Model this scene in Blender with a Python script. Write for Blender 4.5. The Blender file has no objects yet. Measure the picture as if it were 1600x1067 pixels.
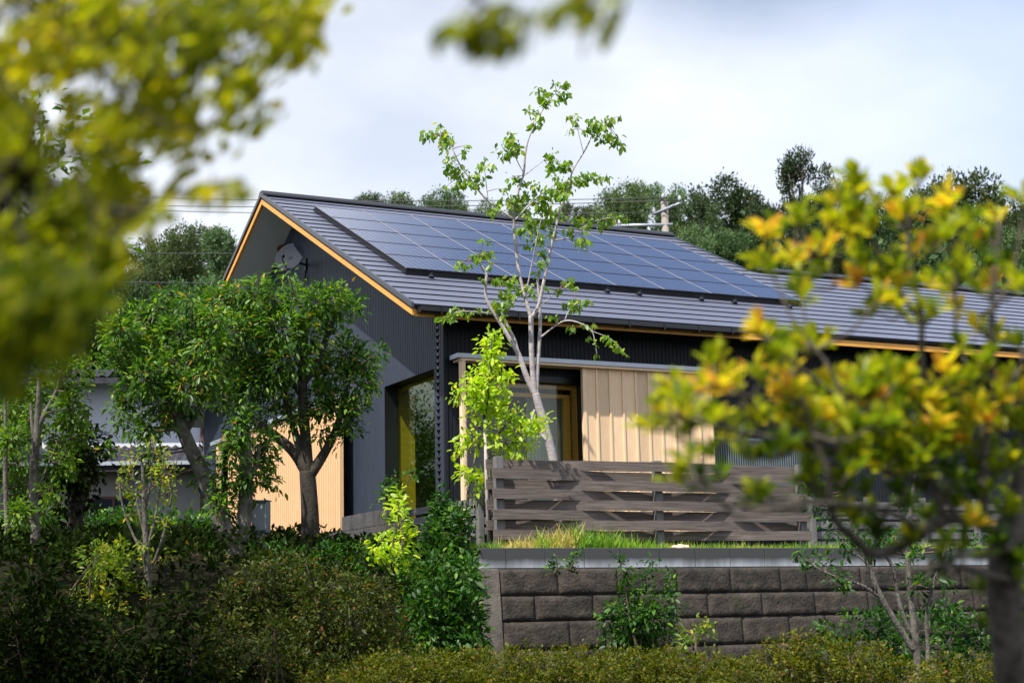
import bpy, math, random
import numpy as np
from mathutils import Matrix, Vector

sc = bpy.context.scene
# ------------------------------------------------------------------ camera
FPX = 2503.23
yaw, pitch, roll = .466, .1711, -.0221
CAM = np.array([-7.0747, -16.5514, 1.6])
fw = np.array([math.sin(yaw)*math.cos(pitch), math.cos(yaw)*math.cos(pitch), math.sin(pitch)])
_r = np.array([math.cos(yaw), -math.sin(yaw), 0.]); _u = np.cross(_r, fw)
rt = _r*math.cos(roll) + _u*math.sin(roll); up = -_r*math.sin(roll) + _u*math.cos(roll)
cd = bpy.data.cameras.new('camera'); cam = bpy.data.objects.new('camera', cd); sc.collection.objects.link(cam)
cam.matrix_world = Matrix(((rt[0], up[0], -fw[0], CAM[0]), (rt[1], up[1], -fw[1], CAM[1]), (rt[2], up[2], -fw[2], CAM[2]), (0, 0, 0, 1)))
cd.sensor_width = 36; cd.lens = 36*FPX/1600; cd.clip_end = 3000; cd.clip_start = .05
cd.dof.use_dof = True; cd.dof.focus_distance = 17.6; cd.dof.aperture_fstop = 3.1
sc.camera = cam
# ------------------------------------------------------------------ world, sun, exposure
SUN = Vector((-1.85, -1, 2.88)).normalized()                 # towards the sun
w = bpy.data.worlds.new("World"); sc.world = w; w.use_nodes = True
nt = w.node_tree; nt.nodes.clear()
def N(t, kind, **kw):
    n = t.nodes.new(kind)
    for k, v in kw.items():
        if k.startswith('i_'): n.inputs[k[2:].replace('_', ' ')].default_value = v
        elif isinstance(k, str): setattr(n, k, v)
    return n
out = N(nt, 'ShaderNodeOutputWorld'); bg = N(nt, 'ShaderNodeBackground'); bg.inputs[1].default_value = .1
sky = N(nt, 'ShaderNodeTexSky', sky_type='NISHITA', sun_disc=False)
sky.sun_elevation = math.asin(SUN.z); sky.sun_rotation = math.atan2(SUN.x, SUN.y)
sky.dust_density = 1.5
tc = N(nt, 'ShaderNodeTexCoord'); mp = N(nt, 'ShaderNodeMapping'); mp.inputs['Scale'].default_value = (1, 1, 2.2); mp.inputs['Location'].default_value = (.35, .1, .0)
nz = N(nt, 'ShaderNodeTexNoise'); nz.inputs['Scale'].default_value = 2.0; nz.inputs['Detail'].default_value = 6; nz.inputs['Roughness'].default_value = .52
cr = N(nt, 'ShaderNodeValToRGB'); cr.color_ramp.elements[0].position = .30; cr.color_ramp.elements[1].position = .52
cr.color_ramp.elements[0].color = (.55, .55, .55, 1)
cr2 = N(nt, 'ShaderNodeValToRGB'); cr2.color_ramp.elements[0].position = .40; cr2.color_ramp.elements[1].position = .60
cr2.color_ramp.elements[0].color = (.64, .74, .98, 1); cr2.color_ramp.elements[1].color = (.93, .96, 1.04, 1)
nz2 = N(nt, 'ShaderNodeTexNoise'); nz2.inputs['Scale'].default_value = 1.3; nz2.inputs['Detail'].default_value = 5
mulc = N(nt, 'ShaderNodeVectorMath', operation='SCALE'); mulc.inputs['Scale'].default_value = 8.3
mx = N(nt, 'ShaderNodeMix', data_type='RGBA')
L_ = nt.links.new
L_(tc.outputs['Generated'], mp.inputs['Vector']); L_(mp.outputs[0], nz.inputs['Vector']); L_(mp.outputs[0], nz2.inputs['Vector'])
L_(nz.outputs['Fac'], cr.inputs[0]); L_(nz2.outputs['Fac'], cr2.inputs[0]); L_(cr2.outputs[0], mulc.inputs[0])
# a blue gap in the cloud, up and to the right
dt = N(nt, 'ShaderNodeVectorMath', operation='DOT_PRODUCT'); dt.inputs[1].default_value = Vector((.515, .69, .51)).normalized()
nm_ = N(nt, 'ShaderNodeVectorMath', operation='NORMALIZE'); L_(tc.outputs['Generated'], nm_.inputs[0]); L_(nm_.outputs[0], dt.inputs[0])
nz3 = N(nt, 'ShaderNodeTexNoise'); nz3.inputs['Scale'].default_value = 6; nz3.inputs['Detail'].default_value = 6; L_(tc.outputs['Generated'], nz3.inputs['Vector'])
ad = N(nt, 'ShaderNodeMath', operation='MULTIPLY_ADD'); ad.inputs[1].default_value = .012; L_(nz3.outputs['Fac'], ad.inputs[0]); L_(dt.outputs['Value'], ad.inputs[2])
hr = N(nt, 'ShaderNodeMapRange', interpolation_type='SMOOTHSTEP'); hr.inputs[1].default_value = .985; hr.inputs[2].default_value = 1.002; hr.inputs[3].default_value = 1; hr.inputs[4].default_value = .1; L_(ad.outputs[0], hr.inputs[0])
fm_ = N(nt, 'ShaderNodeMath', operation='MULTIPLY'); L_(cr.outputs[0], fm_.inputs[0]); L_(hr.outputs[0], fm_.inputs[1])
L_(fm_.outputs[0], mx.inputs['Factor']); L_(sky.outputs[0], mx.inputs[6]); L_(mulc.outputs[0], mx.inputs[7])
L_(mx.outputs[2], bg.inputs[0]); L_(bg.outputs[0], out.inputs[0])
sl = bpy.data.lights.new('sun', 'SUN'); sl.energy = 5.0; sl.use_shadow = True; sl.angle = math.radians(.5); sl.color = (1, .94, .84)
so = bpy.data.objects.new('sun', sl); sc.collection.objects.link(so); so.rotation_euler = SUN.to_track_quat('Z', 'Y').to_euler()
sc.view_settings.view_transform = 'Standard'; sc.view_settings.look = 'None'; sc.view_settings.exposure = 0.55; sc.view_settings.gamma = 1
sc.cycles.max_bounces = 8; sc.cycles.transparent_max_bounces = 16

rng = np.random.default_rng(7); random.seed(7)
# ------------------------------------------------------------------ helpers
def P(px, py, d):                       # a point at view depth d
    return CAM + d*(fw + rt*(px-800)/FPX - up*(py-533.5)/FPX)
def hitp(px, py, n, c):
    dr = fw + rt*(px-800)/FPX - up*(py-533.5)/FPX; n = np.array(n, float)
    return CAM + dr*((c-n@CAM)/(n@dr))
def tag(o, label=None, cat=None, group=None, kind=None):
    if label: o['label'] = label
    if cat: o['category'] = cat
    if group: o['group'] = group
    if kind: o['kind'] = kind
    return o
def empty(name, loc, label=None, cat=None, group=None):
    o = bpy.data.objects.new(name, None); sc.collection.objects.link(o); o.location = [float(a) for a in loc]
    o.empty_display_size = .2
    return tag(o, label, cat, group)
def link(name, me, parent=None, loc=None):
    o = bpy.data.objects.new(name, me); sc.collection.objects.link(o)
    if parent is not None:
        o.parent = parent
        o.matrix_parent_inverse = Matrix.Translation(-Vector(worldloc(parent)))
    if loc is not None: o.location = loc
    return o
def worldloc(o):
    # empties/parts carry only translations; parts sit at the world origin in their own data
    return Vector(o.location) if o.type == 'EMPTY' else Vector((0, 0, 0))
class MB:
    def __init__(s): s.v = []; s.f = []; s.m = []; s.cm = 0; s.sm = []; s.smooth = False
    def add(s, vs, fs):
        b = len(s.v); s.v += [tuple(map(float, a)) for a in vs]
        for f in fs: s.f.append([b+i for i in f]); s.m.append(s.cm); s.sm.append(s.smooth)
    def box(s, x0, x1, y0, y1, z0, z1):
        vs = [(x, y, z) for x in (x0, x1) for y in (y0, y1) for z in (z0, z1)]
        s.add(vs, [(0, 1, 3, 2), (4, 6, 7, 5), (0, 4, 5, 1), (2, 3, 7, 6), (0, 2, 6, 4), (1, 5, 7, 3)]); return s
    def obox(s, c, a, b, h):            # centre and three half-axis vectors
        c, a, b, h = (np.array(q, float) for q in (c, a, b, h))
        vs = [c+i*a+j*b+k*h for i in (-1, 1) for j in (-1, 1) for k in (-1, 1)]
        s.add(vs, [(0, 1, 3, 2), (4, 6, 7, 5), (0, 4, 5, 1), (2, 3, 7, 6), (0, 2, 6, 4), (1, 5, 7, 3)]); return s
    def prism(s, poly, v):              # 3D polygon extruded by vector v
        n = len(poly); v = np.array(v, float); p = [np.array(q, float) for q in poly]
        s.add(p+[q+v for q in p], [tuple(range(n))[::-1], tuple(range(n, 2*n))]+[(i, (i+1) % n, n+(i+1) % n, n+i) for i in range(n)]); return s
    def tube(s, pts, rad, n=6, cap=True):
        pts = [np.array(p, float) for p in pts]; m = len(pts)
        if not hasattr(rad, '__len__'): rad = [rad]*m
        vs = []; prev = None
        for i in range(m):
            t = pts[min(i+1, m-1)]-pts[max(i-1, 0)]; t /= np.linalg.norm(t)+1e-9
            if prev is None:
                a = np.array([0, 0, 1.]) if abs(t[2]) < .8 else np.array([1., 0, 0])
                prev = np.cross(t, a)
            prev = prev - t*(prev@t); prev /= np.linalg.norm(prev)+1e-9
            q = np.cross(t, prev)
            for k in range(n):
                an = 2*math.pi*k/n; vs.append(pts[i]+rad[i]*(math.cos(an)*prev+math.sin(an)*q))
        fs = [(i*n+k, i*n+(k+1) % n, (i+1)*n+(k+1) % n, (i+1)*n+k) for i in range(m-1) for k in range(n)]
        if cap: fs += [tuple(range(n))[::-1], tuple((m-1)*n+k for k in range(n))]
        s.smooth = True; s.add(vs, fs); s.smooth = False; return s
    def build(s, name, mat, parent=None, bevel=0):
        me = bpy.data.meshes.new(name); me.from_pydata(s.v, [], s.f)
        for m in (mat if isinstance(mat, (list, tuple)) else [mat]): me.materials.append(m)
        me.polygons.foreach_set('material_index', s.m); me.polygons.foreach_set('use_smooth', s.sm)
        me.update(); o = link(name, me, parent)
        if bevel:
            b = o.modifiers.new('bevel', 'BEVEL'); b.width = bevel; b.segments = 2; b.limit_method = 'ANGLE'
        return o
# ------------------------------------------------------------------ materials
def mat(name, col, rough=.6, metal=0, spec=.5, noise=0, nscale=5, bump=0, bscale=40, stretch=(1, 1, 1), col2=None, coat=0):
    m = bpy.data.materials.new(name); m.use_nodes = True; t = m.node_tree; p = t.nodes['Principled BSDF']
    p.inputs['Base Color'].default_value = (*col, 1); p.inputs['Roughness'].default_value = rough
    p.inputs['Metallic'].default_value = metal; p.inputs['Specular IOR Level'].default_value = spec
    if coat: p.inputs['Coat Weight'].default_value = coat; p.inputs['Coat Roughness'].default_value = .05
    if noise or col2 or bump:
        g = N(t, 'ShaderNodeNewGeometry'); mpn = N(t, 'ShaderNodeMapping'); mpn.inputs['Scale'].default_value = stretch
        t.links.new(g.outputs['Position'], mpn.inputs['Vector'])
        if noise or col2:
            n = N(t, 'ShaderNodeTexNoise'); n.inputs['Scale'].default_value = nscale; n.inputs['Detail'].default_value = 8; n.inputs['Roughness'].default_value = .65
            r = N(t, 'ShaderNodeValToRGB'); t.links.new(mpn.outputs[0], n.inputs['Vector']); t.links.new(n.outputs['Fac'], r.inputs[0])
            c2 = col2 if col2 else tuple(min(1, c*(1+noise)) for c in col); c1 = col if col2 else tuple(c*(1-noise) for c in col)
            r.color_ramp.elements[0].position = .32; r.color_ramp.elements[1].position = .68
            r.color_ramp.elements[0].color = (*c1, 1); r.color_ramp.elements[1].color = (*c2, 1)
            t.links.new(r.outputs[0], p.inputs['Base Color'])
        if bump:
            n2 = N(t, 'ShaderNodeTexNoise'); n2.inputs['Scale'].default_value = bscale; n2.inputs['Detail'].default_value = 6
            b = N(t, 'ShaderNodeBump'); b.inputs['Strength'].default_value = bump; b.inputs['Distance'].default_value = .02
            t.links.new(mpn.outputs[0], n2.inputs['Vector']); t.links.new(n2.outputs['Fac'], b.inputs['Height']); t.links.new(b.outputs[0], p.inputs['Normal'])
    return m
def leafmat(name, stops, trans=.4, rough=.42, spec=.5, tcol=1.6, vary=False):
    m = bpy.data.materials.new(name); m.use_nodes = True; t = m.node_tree; p = t.nodes['Principled BSDF']
    at = N(t, 'ShaderNodeAttribute', attribute_name='rnd'); r = N(t, 'ShaderNodeValToRGB')
    els = r.color_ramp.elements
    while len(els) < len(stops): els.new(.5)
    for e, (pos, c) in zip(els, stops): e.position = pos; e.color = (*c, 1)
    t.links.new(at.outputs['Fac'], r.inputs[0])
    if vary:                                                 # each tree of the wood its own green
        oi = N(t, 'ShaderNodeObjectInfo'); hs = N(t, 'ShaderNodeHueSaturation'); m1 = N(t, 'ShaderNodeMapRange'); m1.inputs[3].default_value = .455; m1.inputs[4].default_value = .515
        m2 = N(t, 'ShaderNodeMath', operation='MULTIPLY_ADD'); m2.inputs[1].default_value = 7.31; m2.inputs[2].default_value = .2; m3 = N(t, 'ShaderNodeMath', operation='FRACT'); m4 = N(t, 'ShaderNodeMapRange'); m4.inputs[3].default_value = .7; m4.inputs[4].default_value = 1.75
        t.links.new(oi.outputs['Random'], m1.inputs[0]); t.links.new(oi.outputs['Random'], m2.inputs[0]); t.links.new(m2.outputs[0], m3.inputs[0]); t.links.new(m3.outputs[0], m4.inputs[0])
        t.links.new(m1.outputs[0], hs.inputs['Hue']); t.links.new(m4.outputs[0], hs.inputs['Value']); t.links.new(r.outputs[0], hs.inputs['Color']); r = hs
    t.links.new(r.outputs[0], p.inputs['Base Color'])
    p.inputs['Roughness'].default_value = rough; p.inputs['Specular IOR Level'].default_value = spec
    tr = N(t, 'ShaderNodeBsdfTranslucent'); sc_ = N(t, 'ShaderNodeVectorMath', operation='MULTIPLY'); sc_.inputs[1].default_value = (tcol*1.1, tcol*1.15, tcol*.5)
    t.links.new(r.outputs[0], sc_.inputs[0]); t.links.new(sc_.outputs[0], tr.inputs[0])
    ms = N(t, 'ShaderNodeMixShader'); ms.inputs[0].default_value = trans
    t.links.new(p.outputs[0], ms.inputs[1]); t.links.new(tr.outputs[0], ms.inputs[2]); t.links.new(ms.outputs[0], t.nodes['Material Output'].inputs[0])
    return m
M = {}
M['roof'] = mat('roof_metal', (.125, .137, .195), .38, .2, .6, noise=.10, nscale=1.2, bump=.05, bscale=6)
M['ridge'] = mat('ridge_metal', (.05, .055, .07), .35, .3)
M['gutter'] = mat('gutter_metal', (.012, .013, .016), .35, .2)
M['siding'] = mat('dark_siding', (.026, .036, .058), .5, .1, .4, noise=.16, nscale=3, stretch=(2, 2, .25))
M['siding_shade'] = mat('shaded_front_siding', (.010, .013, .019), .55, 0, .25)  # same siding, darkened to near black for the shade on the front wall
M['black'] = mat('black_metal', (.010, .011, .013), .4, .3)
M['soffit'] = mat('soffit_board', (.62, .66, .66), .8, noise=.04, nscale=3)
M['orange'] = mat('oiled_timber', (.72, .34, .055), .5, noise=.15, nscale=12, stretch=(.3, .3, 3))
M['rail'] = mat('galvanised_metal', (.42, .46, .52), .4, .4, noise=.05)
M['cream'] = mat('curtain_cloth', (.55, .56, .48), .9)
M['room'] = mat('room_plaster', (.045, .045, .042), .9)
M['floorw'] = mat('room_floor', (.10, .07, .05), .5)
M['cedar'] = mat('cedar_board', (.90, .67, .43), .6, col2=(.80, .54, .32), nscale=9, stretch=(9, 9, .55), bump=.12, bscale=60)
def board_tint(m, pitch, x0):                                  # every board its own tone
    t = m.node_tree; p = t.nodes['Principled BSDF']; src = p.inputs['Base Color'].links[0].from_socket; g = N(t, 'ShaderNodeNewGeometry'); sp = N(t, 'ShaderNodeSeparateXYZ')
    a = N(t, 'ShaderNodeMath', operation='MULTIPLY_ADD'); a.inputs[1].default_value = 1/pitch; a.inputs[2].default_value = -x0/pitch; f = N(t, 'ShaderNodeMath', operation='FLOOR'); wn = N(t, 'ShaderNodeTexWhiteNoise', noise_dimensions='1D')
    mr = N(t, 'ShaderNodeMapRange'); mr.inputs[3].default_value = .80; mr.inputs[4].default_value = 1.06; hs = N(t, 'ShaderNodeHueSaturation'); L = t.links.new
    L(g.outputs['Position'], sp.inputs[0]); L(sp.outputs[0], a.inputs[0]); L(a.outputs[0], f.inputs[0]); L(f.outputs[0], wn.inputs['W']); L(wn.outputs['Value'], mr.inputs[0]); L(mr.outputs[0], hs.inputs['Value']); L(src, hs.inputs['Color']); L(hs.outputs[0], p.inputs['Base Color'])
board_tint(M['cedar'], .1845, 2.335)
M['cedar2'] = mat('cedar_batten', (.90, .68, .45), .6, col2=(.80, .55, .33), nscale=9, stretch=(9, 9, .55), bump=.12, bscale=60)
M['cedar_side'] = mat('cedar_gable', (.82, .55, .32), .6, col2=(.70, .43, .23), nscale=9, stretch=(9, 9, .55), bump=.12, bscale=60)  # cedar of the gable side, a deeper orange than the front door
M['fence'] = mat('weathered_plank', (.062, .047, .041), .85, col2=(.21, .172, .155), nscale=3.2, stretch=(.7, 6, 22), bump=.4, bscale=30)
M['post'] = mat('weathered_post', (.10, .10, .10), .85, col2=(.19, .18, .175), nscale=8, stretch=(10, 10, 1), bump=.3)
M['greyplank'] = mat('grey_plank', (.09, .088, .09), .85, col2=(.20, .195, .20), nscale=4, stretch=(1, 1, 12), bump=.3)
M['conc'] = mat('concrete', (.16, .15, .14), .9, col2=(.30, .28, .26), nscale=5, bump=.4, bscale=50)
M['cb'] = mat('dark_block', (.035, .034, .036), .9, col2=(.09, .085, .085), nscale=7, bump=.5, bscale=50)
M['steel'] = mat('grey_box', (.18, .22, .24), .5, .3, noise=.2, nscale=3)
M['bark'] = mat('grey_bark', (.05, .042, .034), .9, col2=(.21, .195, .17), nscale=14, stretch=(1, 1, .5), bump=.7, bscale=60)
M['bark_dark'] = mat('dark_bark', (.022, .018, .014), .95, col2=(.07, .058, .045), nscale=14, bump=.6, bscale=60)
M['bark_pale'] = mat('pale_bark', (.30, .25, .25), .8, col2=(.56, .52, .52), nscale=12, stretch=(1, 1, 3), bump=.4, bscale=60)
M['bark_fore'] = mat('lichen_bark', (.018, .014, .010), .9, col2=(.14, .12, .09), nscale=30, bump=.6, bscale=120)
M['twig'] = mat('twig_bark', (.10, .07, .05), .9, noise=.3, nscale=20)
M['redtwig'] = mat('red_twig', (.22, .10, .10), .7)
M['stake'] = mat('stake_wood', (.42, .36, .36), .8, noise=.2, nscale=20)
M['white'] = mat('white_plaster', (.62, .64, .70), .9, noise=.05, nscale=2)
M['beige'] = mat('beige_plaster', (.34, .33, .31), .9, noise=.06)
M['brownw'] = mat('brown_frame', (.12, .05, .03), .6)
M['panelframe'] = mat('silver_frame', (.36, .37, .42), .45, .5)
M['ptrim'] = mat('panel_black', (.008, .008, .010), .4)
M['dish'] = mat('dish_metal', (.028, .033, .045), .7, 0, .08)
M['polec'] = mat('pole_concrete', (.25, .22, .20), .9, noise=.1)
M['wire'] = mat('wire', (.05, .05, .06), .6)
M['insul'] = mat('insulator', (.42, .43, .46), .4)
M['dwhite'] = mat('white_plastic', (.72, .73, .75), .4)
M['red'] = mat('red_cloth', (.30, .02, .03), .7)
M['soil'] = mat('soil', (.010, .008, .005), 1, spec=.1, col2=(.016, .018, .007), nscale=1.2, bump=.5, bscale=8)
def glassmat(name, tint=(1, 1, 1), fac=.16):
    m = bpy.data.materials.new(name); m.use_nodes = True; t = m.node_tree; t.nodes.clear()
    o = N(t, 'ShaderNodeOutputMaterial'); tr = N(t, 'ShaderNodeBsdfTransparent'); tr.inputs[0].default_value = (*tint, 1)
    g = N(t, 'ShaderNodeBsdfGlossy'); g.inputs['Roughness'].default_value = .01
    f = N(t, 'ShaderNodeFresnel'); ge = N(t, 'ShaderNodeNewGeometry'); mr = N(t, 'ShaderNodeMapRange')     # same reflectance on both faces of the pane
    mr.inputs[3].default_value = 1.5; mr.inputs[4].default_value = 1/1.5; t.links.new(ge.outputs['Backfacing'], mr.inputs[0]); t.links.new(mr.outputs[0], f.inputs[0])
    ms = N(t, 'ShaderNodeMixShader'); t.links.new(f.outputs[0], ms.inputs[0]); t.links.new(tr.outputs[0], ms.inputs[1]); t.links.new(g.outputs[0], ms.inputs[2]); t.links.new(ms.outputs[0], o.inputs[0])
    return m
M['glass'] = glassmat('window_glass', (.86, .9, .86)); M['glass_green'] = glassmat('green_window_glass', (.74, .88, .50))
M['tile'] = mat('roof_tile', (.05, .05, .065), .9, 0, .08, noise=.3, nscale=6, bump=.8, bscale=12)
# roof of the neighbour: tile rows as bump
def solar_mat():
    m = bpy.data.materials.new('solar_cells'); m.use_nodes = True; t = m.node_tree; p = t.nodes['Principled BSDF']
    tcn = N(t, 'ShaderNodeTexCoord'); b = N(t, 'ShaderNodeTexBrick', offset=0, squash=1)
    b.inputs['Scale'].default_value = 1; b.inputs['Brick Width'].default_value = .0828; b.inputs['Row Height'].default_value = .0828
    b.inputs['Mortar Size'].default_value = .008; b.inputs['Color1'].default_value = (.005, .012, .055, 1); b.inputs['Color2'].default_value = (.007, .015, .065, 1); b.inputs['Mortar'].default_value = (.085, .12, .22, 1)
    t.links.new(tcn.outputs['Object'], b.inputs['Vector']); t.links.new(b.outputs['Color'], p.inputs['Base Color'])
    p.inputs['Roughness'].default_value = .10; p.inputs['Specular IOR Level'].default_value = .55
    p.inputs['Coat Weight'].default_value = .1; p.inputs['Coat Roughness'].default_value = .03
    return m
M['solar'] = solar_mat()
def blockmat():
    m = mat('retaining_stone', (.013, .011, .009), .95, col2=(.070, .055, .045), nscale=7, bump=.8, bscale=34)
    t = m.node_tree; p = t.nodes['Principled BSDF']; src = p.inputs['Base Color'].links[0].from_socket; g = N(t, 'ShaderNodeNewGeometry')
    for sc_, col_, lo, hi in ((1.1, (.008, .008, .006), .50, .66), (2.6, (.030, .036, .012), .56, .68), (5.5, (.22, .21, .19), .70, .76)):    # damp, moss, lime
        n = N(t, 'ShaderNodeTexNoise'); n.inputs['Scale'].default_value = sc_; n.inputs['Detail'].default_value = 8; n.inputs['Roughness'].default_value = .7; t.links.new(g.outputs['Position'], n.inputs['Vector'])
        mr = N(t, 'ShaderNodeMapRange'); mr.inputs[1].default_value = lo; mr.inputs[2].default_value = hi; mr.inputs[4].default_value = .75; t.links.new(n.outputs['Fac'], mr.inputs[0])
        mx_ = N(t, 'ShaderNodeMix', data_type='RGBA'); mx_.inputs[7].default_value = (*col_, 1); t.links.new(mr.outputs[0], mx_.inputs['Factor']); t.links.new(src, mx_.inputs[6]); src = mx_.outputs[2]
    t.links.new(src, p.inputs['Base Color'])
    return m
M['stone'] = blockmat(); M['pillar'] = mat('pillar_concrete', (.06, .05, .042), .9, col2=(.17, .15, .13), nscale=5, bump=.4, bscale=50)
def capmat():
    m = bpy.data.materials.new('cap_concrete'); m.use_nodes = True; t = m.node_tree; p = t.nodes['Principled BSDF']
    g = N(t, 'ShaderNodeNewGeometry'); s = N(t, 'ShaderNodeSeparateXYZ'); t.links.new(g.outputs['Position'], s.inputs[0])
    mr = N(t, 'ShaderNodeMapRange'); mr.inputs[1].default_value = 2.05; mr.inputs[2].default_value = 2.20; mr.inputs[3].default_value = 1; mr.inputs[4].default_value = 0
    t.links.new(s.outputs[2], mr.inputs[0])
    n = N(t, 'ShaderNodeTexNoise'); n.inputs['Scale'].default_value = 2.2; n.inputs['Detail'].default_value = 9; n.inputs['Roughness'].default_value = .7
    mpn = N(t, 'ShaderNodeMapping'); mpn.inputs['Scale'].default_value = (2.6, 1, .5); t.links.new(g.outputs['Position'], mpn.inputs[0]); t.links.new(mpn.outputs[0], n.inputs['Vector'])
    mu = N(t, 'ShaderNodeMath', operation='MULTIPLY'); t.links.new(mr.outputs[0], mu.inputs[0]); t.links.new(n.outputs['Fac'], mu.inputs[1])
    r = N(t, 'ShaderNodeValToRGB'); r.color_ramp.elements[0].color = (.050, .053, .055, 1); r.color_ramp.elements[1].color = (.42, .45, .50, 1); r.color_ramp.elements[0].position = .10; r.color_ramp.elements[1].position = .48
    t.links.new(mu.outputs[0], r.inputs[0]); t.links.new(r.outputs[0], p.inputs['Base Color']); p.inputs['Roughness'].default_value = .9
    return m
M['cap'] = capmat()
# leaves
M['lf_ever'] = leafmat('evergreen_leaf', [(0, (.012, .036, .008)), (.4, (.050, .13, .016)), (.75, (.15, .28, .022)), (.92, (.30, .38, .03)), (1, (.55, .20, .05))], .36, .42, .35)
M['lf_lime'] = leafmat('lime_leaf', [(0, (.20, .34, .015)), (.6, (.40, .54, .02)), (1, (.62, .60, .03))], .45, .45)
M['lf_slender'] = leafmat('slender_leaf', [(0, (.07, .15, .012)), (.6, (.18, .31, .02)), (1, (.42, .44, .05))], .42, .4)
M['lf_maple'] = leafmat('maple_leaf', [(0, (.02, .06, .006)), (.6, (.10, .20, .012)), (1, (.28, .36, .02))], .4, .5)
M['lf_yellow'] = leafmat('yellowing_leaf', [(0, (.04, .10, .010)), (.6, (.19, .27, .015)), (1, (.60, .42, .03))], .4, .5)
M['lf_azalea'] = leafmat('azalea_leaf', [(0, (.012, .018, .002)), (.5, (.042, .064, .004)), (.85, (.10, .12, .006)), (1, (.20, .07, .015))], .3, .55, .3)  # azalea and hedge greens lowered to put partial shade into the colour
M['lf_hedge'] = leafmat('hedge_leaf', [(0, (.025, .036, .002)), (.5, (.090, .108, .003)), (.9, (.19, .18, .005)), (1, (.22, .08, .015))], .35, .55, .3)
M['lf_dark'] = leafmat('dark_leaf', [(0, (.004, .008, .001)), (.6, (.012, .024, .003)), (.85, (.03, .05, .005)), (1, (.10, .15, .010))], .25, .7, .06)  # near-black greens: deep shade is put into this leaf colour
M['lf_shrub'] = leafmat('shrub_leaf', [(0, (.008, .032, .006)), (.6, (.036, .12, .012)), (1, (.17, .30, .02))], .35, .45, .35)
M['lf_fore'] = leafmat('holly_leaf', [(0, (.04, .085, .008)), (.3, (.12, .18, .010)), (.65, (.38, .40, .012)), (.9, (.68, .52, .03)), (1, (.62, .30, .06))], .45, .4, .4, tcol=1.6)
M['lf_over'] = leafmat('overhead_leaf', [(0, (.05, .08, .003)), (.5, (.25, .26, .006)), (.85, (.48, .38, .010)), (1, (.70, .34, .02))], .55, .6, .2, tcol=1.9)
M['lf_wood'] = leafmat('woodland_leaf', [(0, (.014, .034, .014)), (.5, (.045, .090, .030)), (1, (.12, .17, .065))], .2, .7, .2, vary=True)  # greens lightened to put the hill's haze into the leaf colour
M['lf_wood2'] = leafmat('pale_woodland_leaf', [(0, (.026, .050, .022)), (.5, (.075, .12, .05)), (1, (.17, .22, .10))], .2, .7, .2, vary=True)
M['lf_pine'] = leafmat('pine_needle', [(0, (.014, .030, .014)), (.6, (.04, .07, .028)), (1, (.16, .10, .045))], .1, .7, .2)
M['grass'] = leafmat('grass_blade', [(0, (.08, .20, .02)), (.5, (.24, .40, .04)), (.8, (.45, .44, .11)), (1, (.60, .46, .22))], .4, .6, .3)

# ------------------------------------------------------------------ leaves
T_LEAF = (np.array([(0, 0, 0), (.36, -.5, .06), (.76, -.34, .0), (1, 0, -.14), (.76, .34, .0), (.36, .5, .06), (.46, 0, -.05)]), [(0, 1, 2, 6), (6, 2, 3, 4), (0, 6, 4, 5)])
T_OBO = (np.array([(0, 0, 0), (.5, -.34, .05), (.82, -.5, .03), (1, 0, -.06), (.82, .5, .03), (.5, .34, .05), (.6, 0, -.04)]), [(0, 1, 2, 6), (6, 2, 3, 4), (0, 6, 4, 5)])
T_QUAD = (np.array([(0, 0, 0), (.5, -.5, .06), (1, 0, -.08), (.5, .5, .06)]), [(0, 1, 2, 3)])
T_BLADE = (np.array([(0, -.5, 0), (.6, -.35, .06), (1, 0, -.1), (.6, .35, .06), (0, .5, 0)]), [(0, 1, 2, 3, 4)])
def unit(a): return a/(np.linalg.norm(a, axis=-1, keepdims=True)+1e-9)
def rdir(n): return unit(rng.normal(size=(n, 3)))
def leafmesh(name, pos, dr, nr, ln, wr, rnd, material, parent=None, T=T_LEAF):
    tv, tf = T; n = len(pos); k = len(tv)
    dr = unit(dr); nr = unit(nr - dr*np.sum(nr*dr, 1, keepdims=True)); sd = np.cross(nr, dr)
    ln = np.broadcast_to(ln, n); wr = np.broadcast_to(wr, n)
    V = pos[:, None]+dr[:, None]*(tv[None, :, 0, None]*ln[:, None, None])+sd[:, None]*(tv[None, :, 1, None]*(ln*wr)[:, None, None])+nr[:, None]*(tv[None, :, 2, None]*ln[:, None, None])
    V = V.reshape(-1, 3); off = np.arange(n)*k
    loops = []; cnt = [len(f) for f in tf]
    F = np.concatenate([np.array(f) for f in tf])
    li = (off[:, None]+F[None]).reshape(-1); tot = np.tile(cnt, n); st = np.concatenate([[0], np.cumsum(tot)[:-1]])
    me = bpy.data.meshes.new(name); me.vertices.add(len(V)); me.vertices.foreach_set('co', V.astype(np.float32).reshape(-1))
    me.loops.add(len(li)); me.loops.foreach_set('vertex_index', li.astype(np.int32))
    me.polygons.add(len(tot)); me.polygons.foreach_set('loop_start', st.astype(np.int32)); me.polygons.foreach_set('loop_total', tot.astype(np.int32))
    me.update(calc_edges=True)
    a = me.attributes.new('rnd', 'FLOAT', 'FACE'); a.data.foreach_set('value', np.repeat(np.clip(rnd, 0, 1), len(tf)).astype(np.float32))
    me.materials.append(material)
    return link(name, me, parent)
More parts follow.
